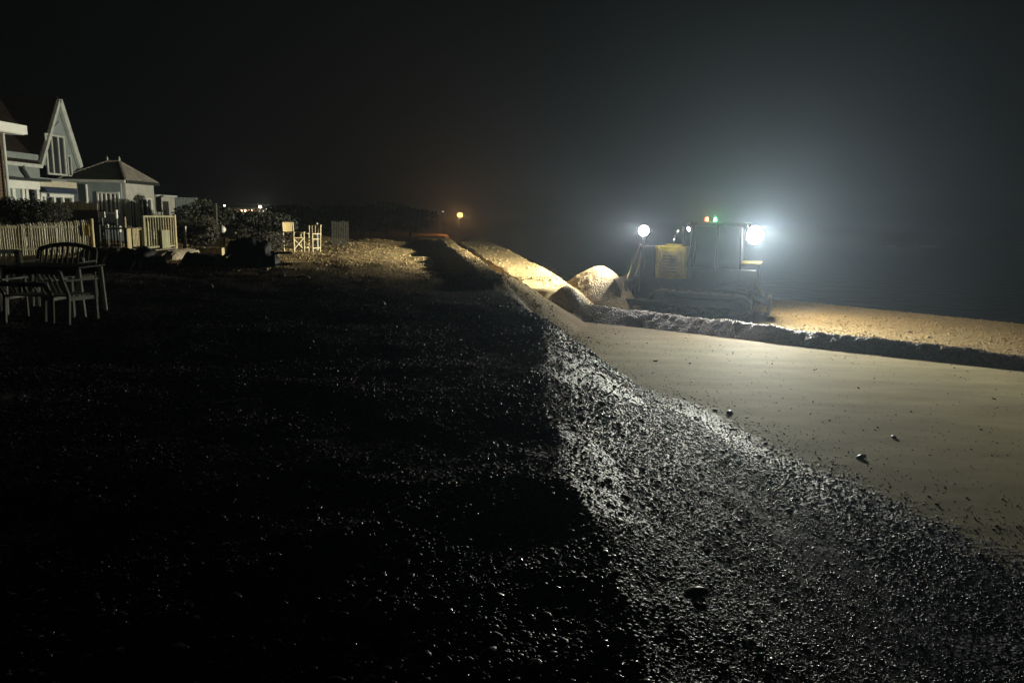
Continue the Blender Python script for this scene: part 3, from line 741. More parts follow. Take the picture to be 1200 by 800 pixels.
MB().box((XM-0.3,(ym0+ym1)/2,(GZ+za0-0.2)/2),(0.10,ym1-ym0-0.1,za0-GZ-0.2)).build('pane','win_glass',gh)
# --- brick house at the frame edge
bh = thing('brick_house','brown brick house with white eaves at the far left edge','house',(0,0,0))
yb1 = plane_x(10,-17.3); zeb = Pz(10,157,yb1).z
MB().box((-20.2,yb1-4,(GZ+zeb)/2),(5.8,8,zeb-GZ)).build('wall','brick',bh)
MB().prism([(-16.75,yb1-8.4,zeb+0.05),(-16.75,yb1-8.4,zeb+0.28),(-20.2,yb1-8.4,zeb+2.6),(-23.6,yb1-8.4,zeb+0.28),(-23.6,yb1-8.4,zeb+0.05)],(0,0,0),(0,8.75,0)).build('roof','roof_dark',bh)
MB().box((-16.70,yb1-4.05,zeb+0.17),(0.05,8.95,0.30)).build('fascia','white',bh)
MB().box((-17.0,yb1-4.05,zeb+0.02),(0.50,8.85,0.04)).build('soffit','white',bh)
window_x(bh, -17.3, yb1-4.2, yb1-0.45, zeb-2.1, zeb-0.3, 3, 'white', fw=0.09)
MB().cyl((-17.16,yb1-0.12,zeb),(-17.16,yb1-0.12,GZ),0.05,0.05,10).build('drainpipe','dirty_white',bh)
# --- bungalow with hipped roof
bu = thing('bungalow','low blue grey bungalow with hipped roof and two small ridge finials','bungalow',(0,0,0))
XB = -17.6
yc0 = plane_x(148,XB); yc1 = plane_x(182,XB); xl = xat(96,yc0)-0.6
ze_ = Pz(148,214.5,yc0).z; zfl = GZ-0.1
MB().box((XB-0.08,(yc0+yc1)/2+0.05,(zfl+ze_)/2),(0.16,yc1-yc0-0.1,ze_-zfl)).build('sea_wall','pale_wall',bu)
MB().box(((xl+XB-0.16)/2,yc0+0.08,(zfl+ze_)/2),(XB-0.17-xl,0.16,ze_-zfl)).build('side_wall','blue_clad',bu)  # darker than the sea wall: shade of this side put into the colour
MB().box(((xl+XB-0.16)/2,(yc0+yc1)/2+0.1,(zfl+ze_)/2-0.1),(XB-0.2-xl,yc1-yc0-0.3,ze_-zfl-0.3)).build('inner_wall','blue_clad',bu)
x0_, x1_ = xl-0.3, XB+0.16; y0_, y1_ = yc0-0.18, yc1+0.15; zr_ = Pz(133,189,(yc0+yc1)/2).z
xa = Pz(126,187,(yc0+yc1)/2).x; xb = Pz(140,187,(yc0+yc1)/2).x; ym_ = (y0_+y1_)/2
A_=(x0_,y0_,ze_+0.12);B_=(x1_,y0_,ze_+0.12);C_=(x1_,y1_,ze_+0.12);D_=(x0_,y1_,ze_+0.12);E_=(xa,ym_,zr_);F_=(xb,ym_,zr_)
MB().add([A_,B_,F_,E_],[(0,1,2,3)]).build('near_roof_slope','roof_shade',bu)
MB().add([B_,C_,F_],[(0,1,2)]).build('sea_roof_slope','roof_lit',bu)
MB().add([C_,D_,E_,F_],[(0,1,2,3)]).build('far_roof_slope','roof_shade',bu)
MB().add([D_,A_,E_],[(0,1,2)]).build('inland_roof_slope','roof_shade',bu)
# rows of tiles on the two slopes in view
def tiles(parent, P0, P1, Q0, Q1, rows, m):
    for r_ in range(1,rows):
        t = r_/rows; a = Vector(P0).lerp(Vector(Q0),t); b = Vector(P1).lerp(Vector(Q1),t)
        n_ = (Vector(P1)-Vector(P0)).cross(Vector(Q0)-Vector(P0)).normalized()
        if n_.z < 0: n_ = -n_
        MB().bar(a+n_*0.012,b+n_*0.012,0.05,0.03,up=n_).build('tile_course',m,parent)
tiles(bu, A_, B_, E_, F_, 11, 'roof_shade'); tiles(bu, B_, C_, F_, F_, 11, 'roof_lit')
for a,b in ((B_,F_),(A_,E_),(C_,F_)): MB().bar(a,b,0.10,0.06).build('hip_tile','roof_lit',bu)
MB().bar(E_,F_,0.12,0.08).build('ridge_tile','roof_lit',bu)
for p_ in (E_,F_): MB().cyl(p_,(p_[0],p_[1],p_[2]+0.22),0.05,0.015,8).ball((p_[0],p_[1],p_[2]+0.10),0.05).build('finial','dirty_white',bu)
MB().box(((x0_+x1_)/2,y0_-0.04,ze_+0.06),(x1_-x0_,0.10,0.13)).build('near_gutter','dirty_white',bu)
MB().box((x1_+0.04,ym_,ze_+0.05),(0.10,y1_-y0_,0.14)).build('sea_gutter','gutter',bu)
MB().tube([(xat(103,yc0-0.1),yc0-0.07,ze_-0.1),(xat(103,yc0-0.1),yc0-0.07,ze_-0.9),(xat(97,yc0-0.1),yc0-0.07,ze_-1.25)],0.05).build('drainpipe','white',bu)
window_y(bu, yc0, xat(115.5,yc0), xat(142,yc0), Pz(130,251,yc0).z, Pz(130,225,yc0).z, 5, 'white', fw=0.085)
window_x(bu, XB, plane_x(151.5,XB), plane_x(159,XB), zfl+0.5, ze_-0.75, 2, 'white', fw=0.07)
window_x(bu, XB, plane_x(161,XB), plane_x(178,XB), zfl+0.05, ze_-0.62, 3, 'white', fw=0.08, name='patio_door')
# --- low flat roofed annex beyond the bungalow
an = thing('annex','low pale flat roofed annex just beyond the bungalow','annex',(0,0,0))
XA = -17.9; a0 = plane_x(184,XA); a1 = plane_x(206,XA); zt_ = Pz(195,231,a0).z
MB().box((XA-1.5,(a0+a1)/2,(GZ+zt_)/2),(3.0,a1-a0,zt_-GZ)).build('wall','pale_wall',an)
MB().box((XA-1.5,(a0+a1)/2,zt_+0.06),(3.2,a1-a0+0.15,0.12)).build('roof','dirty_white',an)
MB().box((XA+0.012,plane_x(194.5,XA),(GZ+zt_)/2-0.05),(0.04,0.62,zt_-GZ-0.3)).build('door','wood_dark',an)
# slatted screen right of it
sc = thing('slatted_screen','faint grey slatted windbreak screen right of the annex','screen',(0,0,0))
YS = 37.0; zs1 = Pz(218,231.5,YS).z; zs0 = Pz(218,249,YS).z
for k in range(13):
    u_ = 207+k*1.95; MB().box((xat(u_,YS),YS,(zs0+zs1)/2),(0.06,0.03,zs1-zs0)).build('slat','grey_clad',sc)
MB().box(((xat(206,YS)+xat(232,YS))/2,YS+0.04,zs1-0.04),(xat(232,YS)-xat(206,YS),0.04,0.07)).build('rail','grey_clad',sc)
MB().box(((xat(206,YS)+xat(243,YS))/2,YS+0.04,zs0),(xat(243,YS)-xat(206,YS),0.05,0.06)).build('rail','dirty_white',sc)
for u_ in (206,224,243): MB().box((xat(u_,YS),YS+0.09,(GZ+(zs1 if u_ < 240 else zs0))/2-0.3),(0.09,0.06,(zs1 if u_ < 240 else zs0)-GZ+0.6)).build('post','wood_green',sc)

# ------------------------------------------------------------------ fences, gate, posts
def gz(x,y): return hz(x,y)-0.03
pf = thing('picket_fence','pale picket fence with pointed slats behind the garden table','fence',(0,0,0))
ua, ub, Ya, Yb = -14, 106, 22.3, 24.0
n = 44
for k in range(n):
    t = k/(n-1); u_ = ua+(ub-ua)*t; Y_ = Ya+(Yb-Ya)*t; vtop = 265-(7.5*t)+random.uniform(-0.8,0.8)
    p_ = Pz(u_, vtop, Y_); g_ = gz(p_.x, p_.y); hgt = p_.z-g_; ww = 0.052*random.uniform(0.9,1.1)
    wide = (k in (13,14,22,23))
    if wide: ww = 0.085
    lean = random.uniform(-0.03,0.03)
    MB().prism([(-ww/2,0,0),(ww/2,0,0),(ww/2+lean,0,hgt-0.05),(lean,0,hgt),(-ww/2+lean,0,hgt-0.05)],(0,0,0),(0,0.022,0)).build('picket',random.choice(('picket_a','picket_a','picket_b','picket_c')),pf).location = (p_.x,p_.y,g_)
for dz_ in (0.28,0.95):
    pa, pb = Pz(ua,265,Ya), Pz(ub,258,Yb)
    MB().bar((pa.x,pa.y+0.05,gz(pa.x,pa.y)+dz_),(pb.x,pb.y+0.05,gz(pb.x,pb.y)+dz_),0.04,0.08).build('rail','wood_green',pf)
pe = Pz(107,256,24.0)
MB().box((pe.x,pe.y,(pe.z+gz(pe.x,pe.y))/2),(0.085,0.085,pe.z-gz(pe.x,pe.y))).build('post','wood_pale',pf)
sp_ = Pz(102,270,23.85)
sg = MB().box((sp_.x,sp_.y,sp_.z),(0.15,0.015,0.34)).build('fence_sign','sign'); tag(sg,'small plain yellow sign on the right end of the picket fence','sign')
# dim thin fence left of board panel
tf = thing('garden_gate','dark narrow garden gate right of the pale picket fence','gate',(0,0,0))
for k in range(8):
    u_ = 111+k*3.6; p_ = Pz(u_,259+random.uniform(-1,1),25); g_ = gz(p_.x,p_.y)
    MB().box((p_.x,p_.y,(p_.z+g_)/2),(0.045,0.03,p_.z-g_)).build('slat','wood_dark',tf)
pa, pb = Pz(109,262,25.05), Pz(139,263,25.05)
MB().bar(pa,pb,0.04,0.06).build('rail','wood_dark',tf)
MB().bar((pa.x,pa.y,pa.z-0.7),(pb.x,pb.y,pb.z-0.7),0.04,0.06).build('rail','wood_dark',tf)
# board panel and tall post
def post(u, v0, v1, Y, w_, m, label, cat='post', name='wooden_post'):
    a = Pz(u, v0, Y); g_ = gz(a.x, a.y)
    zb = min(Pz(u, v1, Y).z, g_+0.2) if v1 else g_
    mb = MB().box((a.x,a.y,(a.z+min(zb,g_))/2),(w_,w_,a.z-min(zb,g_)))
    return tag(mb.build(name,m),label,cat)
post(145.5,252,292,21.6,0.07,'wood_pale','tall thin pale post at the left edge of the plywood bin')
bb = thing('wooden_bin','low box of pale yellowish boards beside the steps','wooden bin',(0,0,0))
a = Pz(148,269,20.9); b = Pz(172,268,22.7); b.z = a.z; zb = Pz(160,292,21.6).z
n_ = 6; dv = Vector((b.x-a.x, b.y-a.y, 0)); nv = Vector((-dv.y,dv.x,0)).normalized()
for k in range(n_):
    p_ = a+dv*(k/n_); q_ = a+dv*((k+1)/n_-0.004); p_.z = q_.z = (a.z+zb)/2
    MB().bar(p_,q_,0.02,a.z-zb).build('board','wood_pale',bb)
bm_ = a+dv*0.5+nv*0.3
MB().bar((a.x+nv.x*0.3,a.y+nv.y*0.3,a.z+0.016),(b.x+nv.x*0.3,b.y+nv.y*0.3,a.z+0.016),0.64,0.03).build('lid','wood_pale',bb)
MB().box((b.x-nv.x*0.02,b.y-nv.y*0.02,(a.z+zb)/2+0.1),(0.07,0.07,a.z-zb+0.25)).build('corner_post','wood_pale',bb)
MB().bar((a.x+nv.x*0.3,a.y+nv.y*0.3,(zb+1.4)/2),(b.x+nv.x*0.3,b.y+nv.y*0.3,(zb+1.4)/2),0.56,zb-1.4).build('base','tarp',bb)
# balustrade / steps gate
bg_ = thing('balustrade','greenish timber balustrade with upright balusters on a concrete plinth','balustrade',(0,0,0))
a = Pz(167,253,21.4); b = Pz(203,252,23.0); a.z = b.z = (a.z+b.z)/2; zb = Pz(185,292,22.2).z; dv = b-a
MB().bar(a-Vector((0,0,0.03)),b-Vector((0,0,0.03)),0.08,0.06).build('top_rail','wood_green',bg_)
MB().bar((a.x,a.y,zb+0.08),(b.x,b.y,zb+0.08),0.08,0.06).build('bottom_rail','wood_green',bg_)
for k in range(12):
    p_ = a+dv*((k+0.5)/12)
    MB().bar((p_.x,p_.y,zb+0.11),(p_.x,p_.y,a.z-0.06),0.05,0.035).build('baluster','wood_pale' if k > 6 else 'wood_green',bg_)
MB().box((b.x+0.02,b.y,(a.z+zb)/2),(0.09,0.09,a.z-zb+0.06)).build('post','wood_pale',bg_)
MB().box((a.x,a.y,(a.z+zb)/2),(0.08,0.08,a.z-zb)).build('post','wood_green',bg_)
p_ = a+dv*0.45; q_ = a+dv*0.72; MB().bar((p_.x+0.1,p_.y,(zb+a.z)/2-0.2),(q_.x+0.1,q_.y,(zb+a.z)/2-0.2),0.03,a.z-zb-0.45).build('lower_board','wood_green',bg_)
pl = Pz(168,294,21.3); pr_ = Pz(211,294,21.3); zg = gz(pr_.x,21.3)
mb = MB(); nx = 16
for (zz,ex) in ((0,0.12),(1,0.0)):
    pass
xs_ = np.linspace(pl.x,pr_.x,nx); vs=[]; 
for k,x_ in enumerate(xs_):
    jz = 0.05*random.uniform(-1,1); jy = 0.06*random.uniform(-1,1)
    edge = 0.10 if k in (0,nx-1) else 0
    vs += [(x_,20.85+jy,zg-0.1),(x_,20.98+jy,pl.z-0.10+jz-edge),(x_,21.2,pl.z+jz-edge),(x_,22.6,pl.z+jz),(x_,22.7,zg-0.1)]
fs = [(5*k+i,5*k+i+1,5*k+6+i,5*k+5+i) for k in range(nx-1) for i in range(4)]+[(0,1,2,3,4),tuple(5*(nx-1)+i for i in (4,3,2,1,0))]
tag(mb.add(vs,fs).build('concrete_plinth','concrete'),'rough pale concrete block below the timber balustrade','concrete block')
post(216.5,265,288,26,0.085,'wood_grey','short grey post standing right of the timber balustrade')
post(252,238,275,30,0.13,'wood_dark','tall thick dim post under the distant street lights')
post(282.5,264,287,27,0.10,'wood_green','greenish post right of the two round buoys')
post(401.5,303,310,27.5,0.07,'wood_pale','short pale stub of a post in the lit shingle near the fallen boards')
post(371.5,261,298,30,0.05,'dirty_white','thin pale pole right of the director chairs')
# low pale wall with dry plants on it
lw = thing('low_wall','low pale stone wall under the dry plants','wall',(0,0,0))
p0 = Pz(226,290,24.5); p1 = Pz(262,291,24.5); zt_ = p0.z
for k in range(5):
    xa_ = p0.x+(p1.x-p0.x)*k/5; xb_ = p0.x+(p1.x-p0.x)*(k+1)/5-0.012
    MB().box(((xa_+xb_)/2,24.5+random.uniform(-.01,.01),(zt_+gz(xa_,24.5))/2-0.03+random.uniform(-.015,.015)),(xb_-xa_,0.22,zt_-gz(xa_,24.5)+0.1)).build('block','wood_pale',lw)
# clay chimenea with buoy
ch = Pz(263,275,25.5); gch = gz(ch.x,25.5)
cm = MB(); prof_ = [(0.02,0),(0.30,0.02),(0.36,0.18),(0.33,0.36),(0.20,0.55),(0.12,0.68),(0.13,ch.z-gch)]
hs = [(r_, z_*(ch.z-gch)/0.8 if z_ < 0.7 else ch.z-gch) for r_, z_ in prof_]
for (r0_,z0_),(r1_,z1_) in zip(hs[:-1],hs[1:]): cm.cyl((ch.x,25.5,gch+z0_),(ch.x,25.5,gch+max(z1_,z0_+0.02)),r0_,r1_,16,False)
tag(cm.build('clay_chiminea','clay',smooth=True),'tan clay garden chiminea below the larger round buoy','chiminea')
def buoy(u,v,Y,r_,label):
    p_ = Pz(u,v,Y); t = thing('buoy',label,'buoy',(p_.x,p_.y,p_.z),0)
    MB().ball((0,0,0),r_,18,12).build('float','buoy',t,True)
    MB().cyl((0,0,r_*0.9),(0,0,r_*1.25),r_*0.22,r_*0.18,10).build('eye','buoy',t)
    g_ = gz(p_.x,p_.y)
    MB().cyl((0.0,r_+0.02,g_-p_.z-0.02),(0,r_+0.02,r_*1.1),0.03,0.03,8).build('stake','wood_dark',t)
buoy(260.5,269,25.1,0.115,'larger round white buoy hung on a stake above the clay chiminea')
buoy(276,272,26.5,0.07,'smaller round white buoy left of the greenish post')

# ------------------------------------------------------------------ hedges and shrubs (leaf clumps) and trees
def leaves(name, boxes, n, size, m, parent=None, base=None):
    """boxes: list of (centre, radii); leaves on and in the ellipsoids"""
    V = []; F = []
    wts = [b[1][0]*b[1][1]*b[1][2] for b in boxes]; tot = sum(wts)
    for (c, r_), w_ in zip(boxes, wts):
        k = int(n*w_/tot)
        for _ in range(k):
            d = Vector((random.gauss(0,1),random.gauss(0,1),random.gauss(0,1))).normalized()*(random.uniform(0.45,1)**0.5)*random.uniform(0.85,1.12)
            p = Vector((c[0]+d.x*r_[0], c[1]+d.y*r_[1], c[2]+d.z*r_[2]))
            a = Vector((random.gauss(0,1),random.gauss(0,1),random.gauss(0,1))).normalized()
            b_ = a.orthogonal().normalized(); s_ = size*random.uniform(0.6,1.4); i0 = len(V)
            V += [p-a*s_, p+b_*s_*0.4, p+a*s_, p-b_*s_*0.4]; F.append((i0,i0+1,i0+2,i0+3))
    mb = MB(); mb.v = [tuple(v) for v in V]; mb.f = F
    me = bpy.data.meshes.new(name); me.from_pydata(mb.v, [], mb.f); me.materials.append(M[m])
    o = bpy.data.objects.new(name, me); C.objects.link(o)
    if parent: o.parent = parent
    return o
def shrub(label, blobs, n, size, m, name='shrub', cat='shrub'):
    c0 = blobs[0][0]; g_ = gz(c0[0], c0[1])
    t = thing(name, label, cat, (0,0,0))
    f_ = leaves('foliage', blobs, n, size, m, t)
    st = MB()
    for c, r_ in blobs[:4]:
        gg = gz(c[0],c[1]); st.cyl((c[0],c[1],gg-0.05),(c[0]+random.uniform(-.1,.1),c[1],max(c[2],gg+0.1)),0.035,0.015,6)
    s_ = st.build('stems','bark',t); s_['kind'] = 'stuff'
    return t
def blob(u, v, Y, rx, ry, rz_): p_ = Pz(u,v,Y); return ((p_.x,p_.y,p_.z),(rx,ry,rz_))
shrub('dark clipped hedge above the picket fence in front of the white porch', [blob(-5,250,25.5,0.9,0.5,0.45),blob(15,249,25.5,0.8,0.5,0.5),blob(35,248,25.5,0.8,0.5,0.42),blob(52,249,25.6,0.6,0.5,0.42),blob(66,250,25.7,0.5,0.5,0.38)], 9000, 0.045, 'hedge', 'hedge','hedge')
shrub('dim bushes beyond the low wall', [blob(228,277,26.5,0.7,0.5,0.35),blob(243,282,26,0.5,0.4,0.3),blob(214,270,27,0.4,0.4,0.4),blob(238,268,28,0.7,0.5,0.5)], 3500, 0.05, 'dry')
shrub('scrubby dry plants behind the dark heap of furniture', [blob(292,275,26.5,0.5,0.4,0.45),blob(305,284,25.5,0.5,0.4,0.35),blob(318,283,25.5,0.5,0.4,0.36),blob(325,275,27,0.6,0.5,0.4)], 4200, 0.045, 'dry')
shrub('dark low bush right of the annex screen', [blob(228,252,33,0.9,0.6,0.5),blob(238,246,34,0.6,0.6,0.5),blob(262,256,33,1.2,0.6,0.5)], 3500, 0.07, 'hedge')
shrub('dark ragged bush left of the director chairs', [blob(300,262,33,1.0,0.6,0.6),blob(322,262,33,1.0,0.6,0.45)], 3500, 0.07, 'hedge')
# pale plants/wood boards on top in front of the bungalow
bp_ = thing('board_fence','short run of pale yellow boards below the navy awning','fence',(0,0,0))
for k in range(9):
    u_ = 75+k*4.6; p_ = Pz(u_,236.5+(k>5)*2+random.uniform(-.5,.5),27.5); q_ = Pz(u_,246,27.5)
    MB().box((p_.x,p_.y,(p_.z+q_.z)/2),(0.138,0.02,p_.z-q_.z)).build('board','wood_pale',bp_)
    MB().box((p_.x,p_.y+0.01,(q_.z+gz(p_.x,27.5))/2),(0.139,0.02,q_.z-gz(p_.x,27.5))).build('lower_board','wood_dark',bp_)
def tree(u, Y, vt, r_, label, seed_):
    random.seed(seed_); p_ = Pz(u, vt, Y); g_ = gz(p_.x, Y)
    t = thing('tree', label, 'tree', (p_.x, Y, g_), 0, 'trees along the dark skyline'); H_ = p_.z-g_
    mb = MB().cyl((0,0,-0.3),(0.1,0,H_*0.45),0.16,0.11,9)
    tips = []
    for k in range(6):
        a = 6.28*k/6+random.uniform(-.4,.4); e = (math.cos(a)*r_*0.6, math.sin(a)*r_*0.6, H_*random.uniform(0.6,0.85)); tips.append(e)
        mb.cyl((0.1,0,H_*0.35),e,0.07,0.025,6)
    mb.build('trunk','bark',t)
    bl_ = [(e,(r_*random.uniform(.35,.55),)*2+(H_*0.16,)) for e in tips]+[((0,0,H_*0.82),(r_*0.6,r_*0.6,H_*0.18)),((0,0,H_*0.5),(r_*0.8,r_*0.8,H_*0.25))]
    leaves('crown', bl_, 2200, 0.16, 'tree', t)
for k,(u_,Y_,v_,r_,lb) in enumerate([(338,70,240,3.2,'dark tree behind the director chairs'),(362,75,243,3.0,'dark tree above the far slatted fence'),(392,80,239,3.6,'broad dark tree left of the skyline gap'),(424,80,242,3.2,'round dark tree on the middle of the skyline'),(452,85,236,4.2,'tallest dark tree left of the orange street lamp'),(480,95,243,3.4,'small dark tree nearest the orange street lamp'),(232,60,243,2.6,'dark tree beside the slatted screen')]):
    tree(u_,Y_,v_,r_,lb,30+k)
random.seed(5)
# far slatted fence
ff = thing('slatted_fence','dim far slatted fence at the top edge of the lit shingle','fence',(0,0,0))
for k in range(10):
    u_ = 389+k*2.05; p_ = Pz(u_,259+random.uniform(-.8,.8),33); g_ = gz(p_.x,33)
    MB().box((p_.x,33,(p_.z+g_)/2),(0.046,0.025,p_.z-g_)).build('slat','far_wood',ff)
pa, pb = Pz(389,262,33.04), Pz(408,262,33.04); MB().bar(pa,pb,0.04,0.06).build('rail','wood_grey',ff)
MB().bar((pa.x,pa.y,pa.z-0.45),(pb.x,pb.y,pb.z-0.45),0.04,0.06).build('rail','wood_grey',ff)

# ------------------------------------------------------------------ director chairs (far)
def director_chair(u, vb, Y, hgt, rz, label, canvas=True):
    p_ = Pz(u, vb, Y); g_ = gz(p_.x,p_.y)+0.03
    t = thing('director_chair', label, 'chair', (p_.x,p_.y,g_), rz, 'folding chairs standing on the lit shingle')
    w_, d_, sh = 0.50, 0.46, hgt*0.48
    for sx in (-1,1):
        MB().bar((sx*w_/2,-d_/2,0),(sx*w_/2,-d_/2,hgt*0.66),0.05).build('leg','wood_pale',t)
        MB().bar((sx*w_/2,d_/2,0),(sx*w_/2,d_/2+0.06,hgt),0.05).build('back_post','wood_pale',t)
        MB().box((sx*w_/2,0,hgt*0.67),(0.07,d_+0.08,0.035)).build('armrest','wood_pale',t)
        MB().box((sx*w_/2,0,0.16),(0.035,d_,0.045)).build('side_stretcher','wood_pale',t)
    MB().bar((-w_/2,-d_/2,0.10),(w_/2,-d_/2,sh),0.03,0.04).build('cross_brace','wood_pale',t)
    MB().bar((w_/2,-d_/2+0.04,0.10),(-w_/2,-d_/2+0.04,sh),0.03,0.04).build('cross_brace','wood_pale',t)
    MB().box((0,0,sh),(w_-0.03,d_,0.035)).build('seat','canvas' if canvas else 'wood_pale',t)
    if canvas:
        mb = MB(); n_ = 9
        vs = [( -w_/2+0.02+(w_-0.04)*k/(n_-1), d_/2+0.045+0.05*math.sin(math.pi*k/(n_-1)), z_) for z_ in (hgt*0.68,hgt*1.0) for k in range(n_)]
        vs += [(a_,b_+0.012,c_) for a_,b_,c_ in vs]
        fs = [(k,k+1,n_+k+1,n_+k) for k in range(n_-1)]+[(2*n_+k,3*n_+k,3*n_+k+1,2*n_+k+1) for k in range(n_-1)]
        mb.add(vs,fs).build('back_canvas','canvas',t)
    else:
        for k in range(3): MB().box((-0.13+k*0.13,d_/2+0.05,hgt*0.84),(0.07,0.02,hgt*0.30)).build('back_slat','wood_pale',t)
        MB().box((0,d_/2+0.06,hgt*0.98),(w_,0.03,0.05)).build('top_rail','wood_pale',t)
    return t
director_chair(345,297,26.5,1.03,R(62),'left director chair with a tan canvas back on the lit shingle')
director_chair(364,295,27.2,1.00,R(-20),'slat-backed armchair right of the tan canvas director chair', False)

# ------------------------------------------------------------------ garden table group (near left)
YT = 12.1
pL, pR = Pz(18,309,YT), Pz(107,309,YT); gT = hz((pL.x+pR.x)/2, YT)
cx_, tw = (pL.x+pR.x)/2, pR.x-pL.x
tb = thing('garden_table','long dark slatted garden table on pale legs in front of the picket fence','table',(cx_,YT,gT),R(2))
ht = pL.z-gT-0.02
for k in range(7): MB().box((0,-0.36+k*0.12,ht),(tw,0.108,0.03)).build('table_slat','wood_dark',tb)
for sy in (-1,1): MB().box((0,sy*0.36,ht-0.07),(tw-0.12,0.03,0.09)).build('apron','wood_dark',tb)
for sx in (-1,1):
    for sy in (-1,1): MB().bar((sx*(tw/2-0.05),sy*0.34,ht-0.02),(sx*(tw/2-0.01),sy*0.34,-0.04),0.065,0.065).build('leg','wood_grey',tb)
def armchair(loc, rz, label, m='wood_grey', hb=0.88, nsl=7, group='garden chairs around the long dark table', wide=0.56, curved=False):
    t = thing('garden_chair', label, 'chair', loc, rz, group)
    w_ = wide
    for sx in (-1,1):
        MB().bar((sx*w_/2,-0.25,-0.04),(sx*w_/2,-0.25,0.64),0.048).build('leg',m,t)
        MB().bar((sx*w_/2,0.26,-0.04),(sx*w_/2,0.22,0.42),0.048).bar((sx*w_/2,0.22,0.42),(sx*w_/2,0.34,hb),0.045).build('leg',m,t)
        MB().box((sx*w_/2,-0.01,0.655),(0.062,0.58,0.028)).build('armrest',m,t)
        MB().box((sx*w_/2,0,0.37),(0.026,0.46,0.06)).build('side_rail',m,t)
    for k in range(6): MB().box((0,-0.225+k*0.085,0.415),(w_-0.02,0.068,0.02)).build('seat_slat',m,t)
    for k in range(nsl):
        x_ = -w_/2+0.05+(w_-0.10)*k/(nsl-1); top = hb+(0.10*(1-(2*x_/w_)**2) if curved else 0)
        MB().bar((x_,0.235,0.46),(x_,0.235+0.12*(top-0.46)/(hb-0.42),top-0.04),0.035,0.018).build('back_slat',m,t)
    if curved:
        pts = [(x_,0.345,hb+0.10*(1-(2*x_/w_)**2)) for x_ in np.linspace(-w_/2,w_/2,9)]
        mb = MB()
        for a_,b_ in zip(pts[:-1],pts[1:]): mb.bar(a_,b_,0.035,0.075)
        mb.build('top_rail',m,t)
    else: MB().box((0,0.345,hb-0.02),(w_,0.032,0.07)).build('top_rail',m,t)
    return t
def on(u,Y): 
    x_ = xat(u,Y); return (x_,Y,hz(x_,Y))
armchair(on(62,13.2), R(0), 'curved back garden bench behind the middle of the dark table','weathered_bench',0.84,11,wide=1.05,curved=True)
armchair(on(74,11.5), R(160), 'pale armchair pulled up to the near side of the dark table','wood_grey',0.80,5,wide=0.50)
armchair(on(6,12.3), R(55), 'pale armchair at the left end of the dark table','wood_grey',0.92,6)
armchair(on(36,11.5), R(178), 'shadowed garden chair with a pale back rail in front of the table','wood_grey',0.62,5,wide=0.75)
# glass jar/light tube at the table right, small bright bits
def tubeitem(u,v,Y,h_,r_,m,name,label,cat):
    p_ = Pz(u,v,Y); return tag(MB().cyl((p_.x,p_.y,p_.z),(p_.x,p_.y,p_.z+h_),r_,r_*0.9,12).cyl((p_.x,p_.y,p_.z+h_),(p_.x,p_.y,p_.z+h_*1.15),r_*0.5,r_*0.4,10).build(name,m),label,cat)
ptab = lambda u: Pz(u,309,YT)
tubeitem(96,307.5,YT,0.075,0.045,'dirty_white','jar','small pale jar standing on the dark table top','jar')
# covered heap right of table: black tarp over furniture
def tarp_heap(name, pts, label, cat, seed_, m='tarp'):
    """rumpled cover: grid over an outline of bumps"""
    x0 = min(p[0]-p[2] for p in pts)-0.1; x1 = max(p[0]+p[2] for p in pts)+0.1; y0 = min(p[1]-p[3] for p in pts)-0.1; y1 = max(p[1]+p[3] for p in pts)+0.1
    nx_, ny_ = 60, 40; xs = np.linspace(x0,x1,nx_); ys = np.linspace(y0,y1,ny_); XX, YY = np.meshgrid(xs,ys)
    g = height(XX,YY,False); H_ = np.zeros(XX.shape)
    for (cx,cy,rx,ry,h_) in pts:
        rr = np.maximum(np.abs((XX-cx)/rx), np.abs((YY-cy)/ry))*0.5+0.5*np.hypot((XX-cx)/rx,(YY-cy)/ry)
        H_ = np.maximum(H_, h_*np.clip((1-rr)*3.2,0,1))
    ZZ = g-0.04+H_*(1+0.30*fbm(XX*3.4+seed_,YY*3.4,4))+0.08*vnoise(XX*7,YY*7)*np.clip(H_*5,0,1)
    mb = MB(); mb.v = list(zip(XX.ravel(),YY.ravel(),ZZ.ravel())); mb.f = [(a*nx_+b,a*nx_+b+1,(a+1)*nx_+b+1,(a+1)*nx_+b) for a in range(ny_-1) for b in range(nx_-1)]
    return tag(mb.build(name,m,smooth=True),label,cat)
xx = lambda u,Y: xat(u,Y)
tarp_heap('covered_furniture',[(xx(123,20),20,0.8,0.6,0.34),(xx(138,19.5),19.7,0.5,0.5,0.30)],'low rumpled dark cover over furniture right of the garden table','covered furniture',2,'steel')
tarp_heap('tarpaulin',[(xx(158,19),19,0.55,0.6,0.46),(xx(172,18.6),18.6,0.42,0.5,0.30),(xx(145,19),18.9,0.5,0.5,0.36)],'black tarpaulin heap in front of the plywood bin','tarpaulin',6)
def can(u,v,Y,h_,w_,m,name,label,cat,rx=0.0):
    p_ = Pz(u,v,Y); g_ = gz(p_.x,p_.y)+0.03
    return tag(MB().box((p_.x,p_.y,max(p_.z,g_+h_/2)),(w_,w_*0.6,h_),(rx,0.05,0.3)).cyl((p_.x,p_.y,max(p_.z,g_+h_/2)+h_/2-0.01),(p_.x,p_.y,max(p_.z,g_+h_/2)+h_/2+0.03),w_*0.25,w_*0.2,10).build(name,m),label,cat)
can(165,322,18.0,0.25,0.085,'blue','plastic_bottle','pale blue white plastic bottle in front of the black tarpaulin','bottle')
can(178.5,317,18.0,0.24,0.06,'red','plastic_can','narrow pinkish red plastic can against the concrete block','can')
